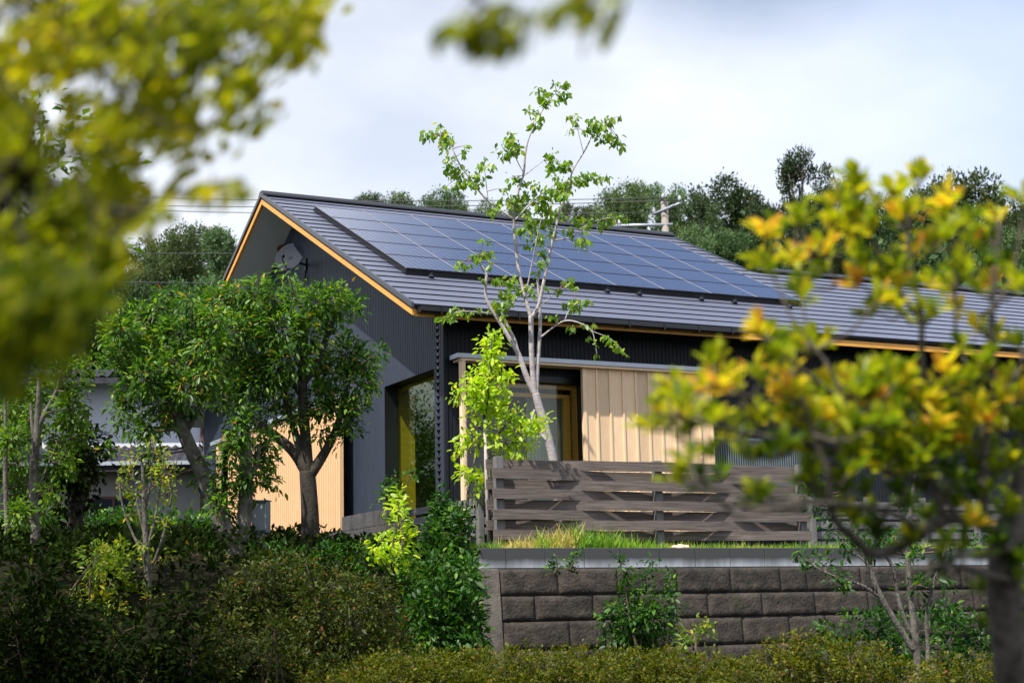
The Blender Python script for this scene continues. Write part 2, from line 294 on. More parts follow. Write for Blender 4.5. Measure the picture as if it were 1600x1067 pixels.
def crown_points(blobs, density, leaf, sub=.28, fill=.35, flat=1.0):
    """blobs: (centre, R). Returns leaf positions, outward dirs and tone per leaf; leaves sit in small sprays spread through each blob"""
    pos = []; outw = []; tone = []; subs = []
    for c, R in blobs:
        ns = max(3, int(density*(R/leaf)**2*1.9))
        u = rdir(ns); rad = R*(fill+(1-fill)*rng.random(ns)**.5)
        sc_ = c+u*rad[:, None]*np.array([1, 1, flat])
        sr = max(leaf*1.4, R*sub)
        for q, uu in zip(sc_, u):
            nl = rng.integers(9, 17); g = rng.normal(size=(nl, 3))*sr*.48
            pos.append(q+g); o = unit(g*.6/sr+uu*.8+np.array([0, 0, .15])); outw.append(o)
            tone.append(rng.normal(.42+.22*uu[2]*0+rng.normal(0, .13), .15, nl)); subs.append((c, q))
    return np.concatenate(pos), np.concatenate(outw), np.concatenate(tone), subs
def leafy(name, blobs, density, leaf, material, parent, wr=.42, T=T_LEAF, droop=.35, sub=.28, fill=.35, flat=1.0, size_var=.3, accent=.03):
    pos, ow, tone, subs = crown_points(blobs, density, leaf, sub, fill, flat); n = len(pos)
    dr = ow+rdir(n)*.7-np.array([0, 0, droop]); nr = rdir(n)*.8+np.array([0, 0, 1.])+ow*.3
    ac = rng.random(n) < accent; tone = np.where(ac, rng.uniform(.88, 1, n), np.clip(tone, 0, .86))
    ln = leaf*(1+size_var*rng.normal(size=n)).clip(.5, 1.6)
    o = leafmesh(name, pos, dr, nr, ln, wr, tone, material, parent, T)
    return o, subs
def ppx(pts, d):    # [(px,py,rpx)] -> points, radii
    out = []; rad = []
    for q in pts:
        dd = q[3] if len(q) > 3 else d
        out.append(P(q[0], q[1], dd)); rad.append(q[2]*dd/FPX)
    return out, rad
def smooth(pts, rad, it=1):
    for _ in range(it):
        np_, nr_ = [pts[0]], [rad[0]]
        for i in range(len(pts)-1):
            np_ += [.75*pts[i]+.25*pts[i+1], .25*pts[i]+.75*pts[i+1]]; nr_ += [.75*rad[i]+.25*rad[i+1], .25*rad[i]+.75*rad[i+1]]
        np_.append(pts[-1]); nr_.append(rad[-1]); pts, rad = np_, nr_
    return pts, rad
def limbs(mb, lines, d, n=8, wob=0, dz=.0):
    for ln in lines:
        p, r = ppx(ln, d)
        if wob: p = [p[0]]+[q+rng.normal(size=3)*wob for q in p[1:]]
        p, r = smooth(p, r, 2); mb.tube(p, r, n)
def sst(a, b, x): t = min(1., max(0., (x-a)/(b-a))); return t*t*(3-2*t)
def ground_z(x, y):
    q = .449*(x+7.07)+.893*(y+16.55)
    if x > -.42: h = .2 if y < -2.62 else 2.25+.12*sst(-2.6, -1, y)+.2*sst(-.5, 3, y)
    else: h = .2+(1.95*sst(-5.6, -1.6, y)+.1)*(sst(-.5, -2.0, x) if y < -2.6 else 1)+.32*sst(-1, 3, y)
    h += 9.5*sst(40, 85, q)+3*sst(85, 200, q)
    return h
exec_parts = []
# ================================================================== GROUND
def ground():
    def ax(brk, lo, hi):
        a = set(np.round(np.arange(-12, 16, .5), 3)) | set(brk)
        v = 16.
        st = .8
        while v < hi: a.add(round(v, 2)); v += st; st *= 1.12
        v = -12.; st = .8
        while v > lo: a.add(round(v, 2)); v -= st; st *= 1.12
        return sorted(a)
    xs = ax([-.39, -.34], -900, 900); ys = ax([-2.56, -2.50], -900, 900)
    v = []; f = []
    for y in ys:
        for x in xs:
            h = ground_z(x, y) if not (-.39 < x < -.34) else ground_z(x, y)
            if x <= -.39 or y <= -2.56: pass
            if x > -.39 and y > -2.56: h = ground_z(max(x, -.3), max(y, -2.4))
            elif x > -.42: h = .2 if y <= -2.56 else ground_z(-.5, y)
            h += .03*math.sin(x*2.1+y)*math.cos(y*1.7)
            v.append((x, y, h))
    nx = len(xs)
    for j in range(len(ys)-1):
        for i in range(nx-1): f.append((j*nx+i, j*nx+i+1, (j+1)*nx+i+1, (j+1)*nx+i))
    mb = MB(); mb.smooth = True; mb.add(v, f)
    o = mb.build('ground', M['soil']); tag(o, kind='structure')
ground()
# ================================================================== HOUSE
ZE = 5.1564; s = .478; W = 5.6287; LX = 7.0693; W2 = 3.4968; XR = 13.5; ZR = ZE+s*W
XG = .60; YF = .50; cs = 1/math.hypot(1, s); sn = s*cs
house = empty('house', (XG, YF, 2.5), 'single storey house clad in dark ribbed metal with a gable roof carrying solar panels', 'house')
zs = lambda y: ZE+s*y if y < W else ZE+s*(2*W-y)
# --- roof: stepped sheets on the front slope
mb = MB()
st = .2448; k = 0
while k*st < W-.05:
    a, b = k*st, min((k+1)*st, W)
    x1 = LX if b > W2 else XR
    za, zb = ZE+s*a, ZE+s*b
    lip = .021
    # sheet: thin lipped wedge, its nose 14 mm proud of the riser below
    prof = [(a-.016, za+lip-.007), (a-.016, za+lip-.011), (a, za+lip-.008), (a, za-.004), (b, zb-.004), (b, zb+.004)]
    mb.prism([(0, y, z) for y, z in prof], (x1, 0, 0))
    mb.cm = 1; mb.box(.01, x1-.01, a-.001, a+.01, za-.003, za+lip-.012); mb.cm = 0; k += 1  # black strip paints the shadow groove under each sheet's nose
mb.build('roof_sheets', [M['roof'], M['black']], house)
mb = MB()
mb.prism([(0, .03, ZE-.05+.03*s), (0, W, ZR-.05), (0, W, ZR-.006), (0, .0, ZE-.006)], (LX, 0, 0))
mb.prism([(0, W+.002, ZR-.05), (0, 2*W, ZE-.05), (0, 2*W, ZE-.004), (0, W+.002, ZR-.004)], (LX, 0, 0))
mb.prism([(LX+.002, .03, ZE-.05+.03*s), (LX+.002, W2, ZE+s*W2-.05), (LX+.002, W2, ZE+s*W2-.006), (LX+.002, 0, ZE-.006)], (XR-LX, 0, 0))
mb.prism([(LX+.002, W2+.002, ZE+s*W2-.05), (LX+.002, 2*W2, ZE-.05), (LX+.002, 2*W2, ZE-.004), (LX+.002, W2+.002, ZE+s*W2-.004)], (XR-LX, 0, 0))
mb.build('roof_deck', M['ridge'], house)
mb = MB()
for (xa, xb, w_) in ((-.03, LX+.04, W), (LX+.16, XR, W2)):
    zr = ZE+s*w_
    mb.prism([(xa, w_-.13, zr-.13*s+.035), (xa, w_-.13, zr-.13*s+.06), (xa, w_-.05, zr+.065), (xa, w_+.05, zr+.065), (xa, w_+.13, zr-.13*s+.06), (xa, w_+.13, zr-.13*s+.03), (xa, w_, zr+.03)], (xb-xa, 0, 0))
mb.build('ridge_cap', M['gutter'], house, .006)
# verge trim and timber barge boards
for sgn in (0, 1):
    mb = MB()
    ya, yb = (-.02, W) if not sgn else (2*W+.02, W)
    mb.prism([(-.035, ya, zs(ya if not sgn else 2*W)-.022), (-.035, yb, ZR-.022), (-.035, yb, ZR+.036), (-.035, ya, zs(ya if not sgn else 2*W)+.036)], (.033, 0, 0)); mb.build('verge_trim', M['ridge'], house)
mb = MB()
mb.prism([(LX+.002, W2, ZE+s*W2-.1), (LX+.002, W, ZR-.1), (LX+.002, W, ZR+.03), (LX+.002, W2, ZE+s*W2+.03)], (.03, 0, 0))
mb.build('verge_trim', M['ridge'], house)
for sgn in (0, 1):
    mb = MB()
    e = 0.02 if not sgn else 2*W-.02
    mb.prism([(-.012, e, zs(e)-.125), (-.012, W, ZR-.135), (-.012, W, ZR-.058), (-.012, e, zs(e)-.058)], (.045, 0, 0)); mb.cm = 1; mb.prism([(-.001, e, zs(e)-.057), (-.001, W, ZR-.057), (-.001, W, ZR-.023), (-.001, e, zs(e)-.023)], (.034, 0, 0)); mb.build('barge_board', [M['orange'], M['brownw']], house)  # brown strip paints the trim's shadow along the board's upper edge
mb = MB(); mb.box(.035, XR, .02, .05, ZE-.128, ZE-.052); mb.build('eave_fascia', M['orange'], house)
mb = MB()
mb.prism([(.034, .051, ZE-.125+.05*s), (.034, W, ZR-.125), (.034, W, ZR-.105), (.034, .051, ZE-.105+.05*s)], (LX-.1, 0, 0))
mb.prism([(LX-.066, .051, ZE-.125+.05*s), (LX-.066, W2-.1, ZE+s*(W2-.1)-.125), (LX-.066, W2-.1, ZE+s*(W2-.1)-.105), (LX-.066, .051, ZE-.105+.05*s)], (XR-LX, 0, 0))
mb.prism([(.034, W+.001, ZR-.125), (.034, 2*W-.05, ZE-.10), (.034, 2*W-.05, ZE-.08), (.034, W+.001, ZR-.105)], (LX-.1, 0, 0))
mb.build('soffit', M['soffit'], house)
# gutter with brackets
mb = MB()
gp = [(-.085, ZE-.022), (-.090, ZE-.075), (-.070, ZE-.096), (-.02, ZE-.096), (.012, ZE-.08), (.012, ZE-.03), (.006, ZE-.03), (.006, ZE-.076), (-.022, ZE-.091), (-.068, ZE-.091), (-.085, ZE-.073), (-.080, ZE-.022)]
mb.prism([(.05, y, z) for y, z in gp], (4.5, 0, 0)); mb.box(.046, .052, -.09, .012, ZE-.096, ZE-.03); mb.box(4.548, 4.554, -.09, .012, ZE-.096, ZE-.03)
gut = mb.build('gutter', M['gutter'], house)
mb = MB()
for i in range(9): x = .3+i*.5; mb = MB(); mb.box(x, x+.02, -.094, .018, ZE-.101, ZE-.097); mb.box(x, x+.02, -.096, -.0905, ZE-.101, ZE-.024); mb.build('gutter_bracket', M['gutter'], gut)
# --- walls: ribbed metal sheets
def ribs(mb, u0, u1, pt, zb, zt, pitch=.056, dep=.007, holes=()):
    """pt(u, depth) -> (x, y); zt(u) top. holes: (ua, ub, za, zb)"""
    u = u0; prof = []
    while u < u1-1e-6:
        e = min(u+pitch, u1); q = (e-u)
        prof += [(u, 0), (u+q*.62, 0), (u+q*.72, dep), (u+q*.90, dep)]; u = e
    prof.append((u1, 0))
    cuts = sorted({h[0] for h in holes} | {h[1] for h in holes})
    out_ = []
    for (ua, da), (ub, db) in zip(prof, prof[1:]):
        xs_ = [ua]+[c for c in cuts if ua+1e-6 < c < ub-1e-6]+[ub]
        for a, b in zip(xs_, xs_[1:]):
            ta, tb = (a-ua)/(ub-ua+1e-9), (b-ua)/(ub-ua+1e-9); d0, d1 = da+(db-da)*ta, da+(db-da)*tb
            mid = (a+b)/2; spans = [(zb, None)]
            for h in holes:
                if h[0] < mid < h[1]: spans = [(zb, h[2]), (h[3], None)] if h[2] > zb+.01 else [(h[3], None)]
            for z0, z1 in spans:
                za_, zb_ = (z1, z1) if z1 is not None else (zt(a), zt(b))
                pa, pb = pt(a, d0), pt(b, d1)
                mb.add([(*pa, z0), (*pb, z0), (*pb, zb_), (*pa, za_)], [(0, 1, 2, 3)])
HG = (.80, 2.396, 2.55, 4.565)                 # corner window in the gable wall
HF = (.86, 2.44, 2.55, 4.50)                   # front window
mb = MB()
ribs(mb, YF, 2*W-.5, lambda u, d: (XG+d, u), 2.72, lambda u: zs(u)-.11, holes=[HG, (4.3, 9.6, 2.72, 4.5)])
mb.build('gable_wall', M['siding'], house)
mb = MB()
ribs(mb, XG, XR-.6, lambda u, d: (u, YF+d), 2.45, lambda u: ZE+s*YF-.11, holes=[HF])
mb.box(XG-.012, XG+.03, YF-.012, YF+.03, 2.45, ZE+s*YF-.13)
mb.build('front_wall', M['siding_shade'], house)
mb = MB()
mb.box(XG+.05, LX-.6, 2*W-.55, 2*W-.5, 2.45, ZE-.05); mb.box(LX-.55, LX-.5, W2-.3, 2*W-.5, 2.45, ZE-.05)
mb.prism([(LX-.55, W2-.2, ZE-.05), (LX-.55, 2*W-.5, ZE-.05), (LX-.55, 2*W-.5, ZE+.02), (LX-.55, W, ZR-.23), (LX-.55, W2-.2, ZE+s*(W2-.2)-.23)], (.05, 0, 0))
mb.box(LX-.5, XR-.6, 2*W2-.55, 2*W2-.5, 2.45, ZE-.05); mb.box(XR-.65, XR-.6, YF+.02, 2*W2-.56, 2.45, ZE-.05)
mb.build('rear_wall', M['siding'], house)
mb = MB(); mb.box(XG+.03, XG+.3, YF+.03, .79, 2.3, 2.71); mb.box(XG+.02, XG+.2, 2.42, 2*W-.6, 2.3, 2.715); mb.box(XG+.35, XR-.7, YF+.02, YF+.2, 2.2, 2.44); mb.build('foundation', M['conc'], house)
# room behind the windows
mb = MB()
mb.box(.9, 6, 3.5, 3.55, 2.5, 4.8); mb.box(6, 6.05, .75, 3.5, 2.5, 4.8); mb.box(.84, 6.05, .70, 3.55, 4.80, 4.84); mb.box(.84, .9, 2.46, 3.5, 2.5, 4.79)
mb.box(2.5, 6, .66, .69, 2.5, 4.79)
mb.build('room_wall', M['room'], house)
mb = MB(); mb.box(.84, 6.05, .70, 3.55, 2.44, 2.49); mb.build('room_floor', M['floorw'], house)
mb = MB()
mb.box(XG+.012, XG+.19, 2.39, 2.41, 2.72, 4.58); mb.box(XG+.012, XG+.22, .82, 2.389, 4.565, 4.60); mb.box(XG+.012, XG+.2, .775, .80, 2.55, 4.60)
mb.box(XG+.15, XG+.19, .80, 2.389, 2.55, 2.85)
gw = mb.build('corner_window', M['black'], house)
mb = MB(); mb.box(.772, .778, .82, 2.389, 2.85, 4.564); mb.build('pane', M['glass_green'], gw)
mb = MB(); mb.box(.79, 1.03, 2.412, 2.44, 2.55, 4.62); mb.box(.80, .95, .83, .90, 2.55, 4.56); mb.box(.80, .9, .91, 2.31, 4.50, 4.56); mb.build('window_frame', M['orange'], gw)
mb = MB()
mb.box(HF[0]-.02, HF[1]+.02, YF+.015, YF+.1, 4.42, 4.58)
mb.box(HF[0]-.02, HF[0], YF+.02, YF+.16, 2.5, 4.42); mb.box(HF[1], HF[1]+.02, YF-.01, YF+.16, 2.5, 4.42)
fwn = mb.build('front_window', M['black'], house)
mb = MB(); mb.box(HF[0]+.02, HF[1]-.02, YF+.11, YF+.116, 2.5, 4.42); mb.build('pane', M['glass'], fwn)
mb = MB()
mb.box(HF[0], HF[1], YF+.125, YF+.18, 4.36, 4.42); mb.box(HF[1]-.06, HF[1], YF+.125, YF+.18, 2.5, 4.359)
mb.box(HF[1]-.17, HF[1]-.09, YF+.14, YF+.2, 2.5, 4.30); mb.box(HF[0]+.1, HF[1]-.17, YF+.14, YF+.2, 4.25, 4.30); mb.box(HF[0], HF[0]+.05, YF+.125, YF+.18, 2.5, 4.359)
mb.build('window_frame', M['orange'], fwn)
mb = MB(); n_ = 22; CX0 = hitp(822, 640, (0, 1, 0), .95)[0]; CW = hitp(880, 640, (0, 1, 0), .95)[0]-CX0
for i in range(n_):
    x = CX0+i*CW/n_; mb.add([(x, .95+.008*(i % 2), 2.95), (x+CW/n_, .95+.008*((i+1) % 2), 2.95), (x+CW/n_, .95+.008*((i+1) % 2), 4.40), (x, .95+.008*(i % 2), 4.40)], [(0, 1, 2, 3)])
mb.build('curtain', M['cream'], fwn)
# screen (sliding cedar door, posts and hood) on the front
def screen(frontdoor):
    pass
mb = MB(); mb.box(.64, 4.24, .20, .44, 4.612, 4.668); scr = mb.build('door_hood', M['rail'], house, .004)
mb = MB(); mb.box(.685, 4.235, .215, .43, 4.585, 4.610); mb.box(.695, .745, .22, .30, 2.5, 4.584); mb.build('hood_timber', M['cedar2'], scr)
mb = MB(); mb.box(2.335, 4.21, .285, .32, 2.55, 4.584)
sd = mb.build('sliding_door', M['cedar'], house)
mb = MB()
for i in range(11):
    x = 2.335+i*.1845; wv = .026 if i else .045
    mb.box(x, x+wv, .270, .284, 2.55, 4.583)
mb.build('batten', M['cedar2'], sd)
mb = MB(); mb.box(3.36, 3.46, .225, .261, 4.17, 4.27); mb.tube([(3.41, .225, 4.22), (3.41, .21, 4.22)], .03, 12); mb.build('air_vent', M['dwhite'], house, .006)
mb = MB()
for i in range(42): x = 4.33+i*.0355; mb.box(x, x+.013, .42, .46, 2.6, 3.78)
mb.box(4.30, 5.84, .415, .465, 3.781, 3.82)
mb.build('lattice_screen', M['steel'], house)
mb = MB(); mb.box(4.35, 5.8, .47, .487, 2.6, 3.75); mb.build('lattice_backing', M['black'], house)
# cedar shutters on the gable side
X2 = .40
ya = hitp(533.5, 760, (1, 0, 0), X2)[1]; yb = hitp(358, 760, (1, 0, 0), X2)[1]; yc = hitp(343, 720, (1, 0, 0), X2)[1]
mb = MB(); mb.box(X2, X2+.03, ya, yb, 2.80, 4.50)
gs = mb.build('gable_shutter', M['cedar_side'], house)
mb = MB(); y = ya
i = 0
while y < yb-.05:
    mb.box(X2-.024, X2-.001, y, y+.045, 2.80, 4.499); y += .092; i += 1
mb.build('batten', M['cedar_side'], gs)
mb = MB(); mb.box(X2-.06, X2+.18, ya-.05, yc+.35, 4.54, 4.60); gh = mb.build('shutter_hood', M['rail'], house)
mb = MB(); mb.box(X2-.03, X2+.03, yc, yc+.09, 2.5, 4.539); mb.box(X2-.02, X2+.1, ya-.04, yc, 4.501, 4.539); mb.build('hood_post', M['cedar_side'], gh)
mb = MB(); mb.box(X2-.02, XG+.03, ya-.03, 9.6, 2.3, 2.79); mb.build('step_kerb', M['cb'], house)
# rain chain
rc = hitp(684, 560, (0, 1, 0), -.05); mb = MB()
z = ZE-.11; cx_, cy_ = rc[0], -.05
mb.tube([(cx_, cy_, z+.02), (cx_, cy_, 2.5)], .004, 6)
while z > 2.5:
    mb.tube([(cx_, cy_, z), (cx_, cy_, z-.012), (cx_, cy_, z-.05)], [.028, .026, .006], 4); z -= .0775
mb.build('rain_chain', M['black'], house)
# satellite dish
c = hitp(452, 402, (1, 0, 0), .12)
dn = unit(np.array([-.62, -.62, .38])); a1 = unit(np.cross(dn, [0, 0, 1.])); a2 = np.cross(a1, dn)
mb = MB(); vs = []; rr = [0, .06, .12, .17, .205, .215]
nn = 28
for ir, r_ in enumerate(rr):
    for kk in range(nn):
        an = 2*math.pi*kk/nn; vs.append(c+a1*r_*math.cos(an)+a2*r_*1.08*math.sin(an)+dn*(r_**2*1.3-.05))
fs = [(i*nn+k2, i*nn+(k2+1) % nn, (i+1)*nn+(k2+1) % nn, (i+1)*nn+k2) for i in range(len(rr)-1) for k2 in range(nn)]
mb.smooth = True; mb.add(vs, fs); mb.smooth = False
dish = mb.build('satellite_dish', M['dish'], house); sm = dish.modifiers.new('thick', 'SOLIDIFY'); sm.thickness = .006
mb = MB(); f0 = c+dn*.22-a2*.10; mb.tube([c-a2*.2, c-a2*.16+dn*.16, f0], .009, 6); mb.tube([f0-dn*.02, f0-dn*.07], [.028, .022], 12); mb.build('feed_arm', M['black'], dish)
mb = MB(); e = hitp(477, 414, (1, 0, 0), XG-.012); mb.tube([c-dn*.06, (c+e)/2-dn*.03, e], .018, 8); mb.obox(e, (.012, 0, 0), (0, .05, 0), (0, 0, .09))
mb.tube([e+np.array([0, -.02, -.1]), e+np.array([-.03, -.03, -.3]), e+np.array([.0, -.02, -.6])], .012, 6)
mb.build('dish_bracket', M['black'], dish)
c3 = P(443, 386, 20.0) ; mb = MB()
# round porthole ring under the ridge soffit (louvred vent)
vc = np.array([.30, 6.35, zs(6.35)-.226]); t1 = np.array([1, 0, 0.]); t2 = unit(np.array([0, 1, -s])); t3 = np.cross(t1, t2)
vc = hitp(443, 388, (0, s, 1), ZE+2*W*s-.128)
mb.tube([vc+t3*.002, vc+t3*.002-t3*.035], .10, 24); mb.build('soffit_vent', M['brownw'], house)
# --- solar panels
HP = .085
_c = [hitp(a, b, (0, -s, 1), ZE+HP) for a, b in ((636, 420), (1257, 472.5), (487.5, 322.5), (1044, 379))]
X0 = (_c[0][0]+_c[2][0])/2; PW = ((_c[1][0]+_c[3][0])/2-X0)/8; Y0 = (_c[0][1]+_c[1][1])/2; RW = ((_c[2][1]+_c[3][1])/2-Y0)/5; PH = RW*math.hypot(1, s)
def solar():
    g = .006; T = .035
    mb = MB(); mb.box(.012, PW-.012, .013, PH-.013, 0, T)
    me_o = mb.build('solar_panel', M['solar'])
    fb = MB(); fb.box(.006, .0115, .004, PH-.004, T-.002, T+.002); fb.box(PW-.0115, PW-.004, .004, PH-.004, T-.002, T+.002)
    fb.cm = 1; fb.box(.005, .0115, .004, PH-.004, -.002, T-.0025); fb.box(PW-.0115, PW-.005, .004, PH-.004, -.002, T-.0025); fb.box(.012, PW-.012, -.004, .0125, -.004, T+.003); fb.box(.012, PW-.012, PH-.0125, PH-.005, -.004, T+.003)
    fr = fb.build('panel_frame', [M['panelframe'], M['ptrim']])
    pm, fm = me_o.data, fr.data
    bpy.data.objects.remove(me_o); bpy.data.objects.remove(fr)
    for j in range(5):
        for i in range(8):
            y = Y0+j*RW
            o = bpy.data.objects.new('solar_panel', pm); sc.collection.objects.link(o)
            o.location = (X0+i*PW, y, ZE+s*y+HP-.02); o.rotation_euler = (math.atan(s), 0, 0)
            o.parent = house; o.matrix_parent_inverse = Matrix.Translation(-Vector(house.location))
            q = bpy.data.objects.new('panel_frame', fm); sc.collection.objects.link(q); q.parent = o
solar()
mb = MB()
nrm = np.array([0, -sn, cs]); slp = np.array([0, cs, sn])
pf = np.array([X0+4*PW, Y0, ZE+s*Y0+HP-.03]); mb.obox(pf-nrm*.012-slp*.02, (4*PW, 0, 0), slp*.006, nrm*.024)
pl = np.array([X0-.004, Y0+2.5*RW, ZE+s*(Y0+2.5*RW)+HP-.03]); mb.obox(pl-nrm*.010, (.003, 0, 0), slp*(2.5*PH+.02), nrm*.020)
for j in range(6):
    y = Y0+j*RW; mb.obox(np.array([X0+4*PW, y+.05, ZE+s*(y+.05)+.045]), (4*PW-.02, 0, 0), slp*.02, nrm*.012)
mb.build('panel_skirt', M['ptrim'], house)
for u_ in (673, 762, 836, 948, 998, 1095, 1147, 1233):
    q = hitp(u_, 433+(u_-673)*.0835, (0, -s, 1), ZE+.03)
    mb = MB(); mb.obox(q+nrm*.0, (.030, 0, 0), slp*.035, nrm*.008); mb.tube([q-slp*.02+nrm*.01, q-slp*.02+nrm*.02, q-slp*.02+nrm*.04], [.032, .036, .02], 12); mb.tube([q-slp*.02+nrm*.04, q-slp*.02+nrm*.065], .008, 8)
    mb.build('roof_clamp', M['dish'], house)
# ================================================================== RETAINING WALL
rw = empty('retaining_wall', (-.5, -2.7, .2), 'dark stone block retaining wall under a pale concrete cap with white stains', 'wall')
YW = -2.62
def bat(z): return YW-(2.075-z)*.10
mb = MB(); zc0, zc1 = 2.078, 2.272
joints = [37, 145, 320, 495, 655, 830, 990, 1145, 1300, 1455, 1600]
jx = [hitp(740+u/2.857, 870, (0, 1, 0), YW)[0] for u in joints]
while jx[-1] < 13: jx.append(jx[-1]+.52)
jx[0] = -.46
for a, b in zip(jx, jx[1:]): mb.box(a+.003, b-.003, YW-.002+rng.uniform(-.002, .002), YW+.15, zc0, zc1)
mb.build('cap_block', M['cap'], rw, .004)
mb = MB(); mb.box(-.455, 13, YW+.012, YW+.14, .2, zc1-.008); mb.build('wall_core', M['conc'], rw)
rowsz = [2.072, 1.812, 1.568, 1.292, 1.02, .76, .5, .2]
rowj = [[385, 650, 780, 915, 1155, 1380, 1495], [275, 535, 720, 905, 1045, 1285, 1520], [420, 580, 870, 1190, 1400, 1560], [300, 560, 830, 1070, 1330]]
vs = []
mb = MB(); mb.smooth = True
for k, (zt_, zb_) in enumerate(zip(rowsz, rowsz[1:])):
    jj = rowj[k % 4]; yy = 680+(700, 760, 890, 990)[min(k, 3)]/2.857
    xs_ = [-.27]+[hitp(740+u/2.857, 930, (0, 1, 0), YW-.05)[0] for u in jj]
    while xs_[-1] < 13: xs_.append(xs_[-1]+rng.uniform(.6, .8))
    for a, b in zip(xs_, xs_[1:]):
        nx_, nz_ = max(6, int((b-a)/.035)), 8; g = []; tilt = rng.uniform(-.008, .008)
        ph = rng.uniform(0, 50, 4)
        for iz in range(nz_+1):
            for ix in range(nx_+1):
                fx, fz = ix/nx_, iz/nz_; x = a+.003+(b-a-.006)*fx; z = zb_+.008+(zt_-zb_-.012)*fz
                edge = min(fx*(b-a), (1-fx)*(b-a), fz*.24, (1-fz)*.24); pil = min(1, edge/.018)
                nz3 = .005*math.sin(9*x+ph[0])*math.sin(14*z+ph[1])+.003*math.sin(31*x+ph[2]+7*z)+.003*rng.normal()*pil
                g.append((x, bat(z)-.012-.020*pil**.5-nz3*pil+tilt*fx, z))
        fs = [(r_*(nx_+1)+c_, r_*(nx_+1)+c_+1, (r_+1)*(nx_+1)+c_+1, (r_+1)*(nx_+1)+c_) for r_ in range(nz_) for c_ in range(nx_)]
        base = len(g)
        per = list(range(nx_+1))+[r_*(nx_+1)+nx_ for r_ in range(1, nz_+1)]+[nz_*(nx_+1)+c_ for c_ in range(nx_-1, -1, -1)]+[r_*(nx_+1) for r_ in range(nz_-1, 0, -1)]
        for p_ in per: g.append((g[p_][0], g[p_][1]+.14, g[p_][2]))
        fs += [(per[i], base+i, base+(i+1) % len(per), per[(i+1) % len(per)]) for i in range(len(per))]
        mb.add(g, fs)
mb.build('stone_course', M['stone'], rw)
mb = MB()
mb.prism([(-.46, bat(2.07)-.03, 2.07), (-.46, bat(.2)-.03, .2), (-.46, -2.3, .2), (-.46, -2.3, 2.07)], (.185, 0, 0))
mb.build('corner_pillar', M['pillar'], rw, .008)
# ================================================================== FENCES
def woven_fence():
    YFn = -2.22
    xa = hitp(781, 780, (0, 1, 0), YFn)[0]; xb = hitp(1252, 790, (0, 1, 0), YFn)[0]
    zt_ = hitp(781, 716, (0, 1, 0), YFn)[2]; zb_ = hitp(781, 840, (0, 1, 0), YFn)[2]-.02
    fe = empty('woven_fence', (xa, YFn, 2.3), 'weathered brown plank fence woven round square posts on the retaining wall', 'fence')
    xm = (xa+xb)/2; hf = (xb-xa)/2
    for x in (xa-.01, xm, xb): 
        mb = MB(); mb.box(x-.045, x+.045, YFn-.035, YFn+.035, 2.2, zt_+.018); mb.build('fence_post', M['post'], fe, .006)
    n_ = 8; ph = (zt_-zb_)/n_
    for k in range(n_):
        sg = 1 if k % 2 == 0 else -1; z1 = zt_-k*ph-.004; z0 = z1-ph*.985
        mb = MB(); nseg = 40; A = .074; xl, xr = xa-.11, xb+.06; th = .012
        tl = rng.uniform(-.006, .006); vs = []
        for i in range(nseg+1):
            x = xl+(xr-xl)*i/nseg; y = YFn-sg*A*math.cos(math.pi*(x-xm)/hf)
            if x < xa: y = YFn-sg*A*math.cos(math.pi)+0*x
            dz = tl*(i/nseg-.5)+.002*math.sin(i*.7+k)
            for (dy, zz) in ((-th, z0), (th, z0), (th, z1), (-th, z1)): vs.append((x, y+dy, zz+dz))
        fs = [(i*4+a, i*4+(a+1) % 4, i*4+4+(a+1) % 4, i*4+4+a) for i in range(nseg) for a in range(4)]+[(0, 1, 2, 3), (nseg*4+3, nseg*4+2, nseg*4+1, nseg*4)]
        mb.add(vs, fs); o = mb.build('plank', M['fence'], fe)
woven_fence()
def plank_fence(name, A, B, zb_, zt_, rows, npost, label, th=.02, material='greyplank', gap=.02):
    A = np.array(A, float); B = np.array(B, float); d = unit(B-A); Ln = np.linalg.norm(B-A); nrm_ = np.array([-d[1], d[0]])
    if nrm_@(CAM[:2]-A) < 0: nrm_ = -nrm_
    fe = empty(name, (A[0], A[1], zb_), label, 'fence')
    for i in range(npost):
        p = A+(B-A)*i/(npost-1)+d*(.04 if i == 0 else -.04 if i == npost-1 else 0)
        mb = MB(); mb.obox((p[0], p[1], (zb_+zt_)/2-.05), (*d*.035, 0), (*nrm_*.03, 0), (0, 0, (zt_-zb_)/2+.09)); mb.build('fence_post', M['post'], fe, .005)
    h = (zt_-zb_)/rows
    for k in range(rows):
        c = (A+B)/2-nrm_*.05; mb = MB(); mb.obox((c[0], c[1], zb_+h*(k+.5)), (*d*Ln/2, 0), (*nrm_*.012, 0), (0, 0, h/2-gap/2)); mb.build('plank', M[material], fe, .003)
    return fe
q1 = hitp(640, 790, (1, 0, 0), -.12); q2 = hitp(752, 776, (1, 0, 0), -.12); q3 = hitp(640, 850, (1, 0, 0), -.12)
plank_fence('low_fence', (q2[0], q2[1]), (q1[0], q1[1]+.15), 2.42, (q1[2]+q2[2])/2, 4, 3, 'low grey plank fence below the tall corner window beside the rain chain', gap=.03)
q1 = hitp(1262, 780, (0, 1, 0), -.4)
plank_fence('slat_fence', (q1[0]+.02, -.4), (10.5, -.4), 2.35, q1[2], 5, 7, 'grey slatted fence running right behind the yellow leaved tree', gap=.035)
mb = MB(); q = hitp(1257, 800, (0, 1, 0), -1.9); mb.box(q[0]-.018, q[0]+.018, -1.92, -1.88, 2.2, hitp(1257, 736, (0, 1, 0), -1.9)[2]); mb.box(q[0]-.024, q[0]+.024, -1.926, -1.874, 2.2, 2.26)
tag(mb.build('metal_post', M['rail'], None, .003), 'thin grey metal post at the right end of the woven fence', 'post')
bw = empty('block_wall', (.33, 2, 2.4), 'low dark concrete block wall against the foot of the ribbed gable wall', 'wall')
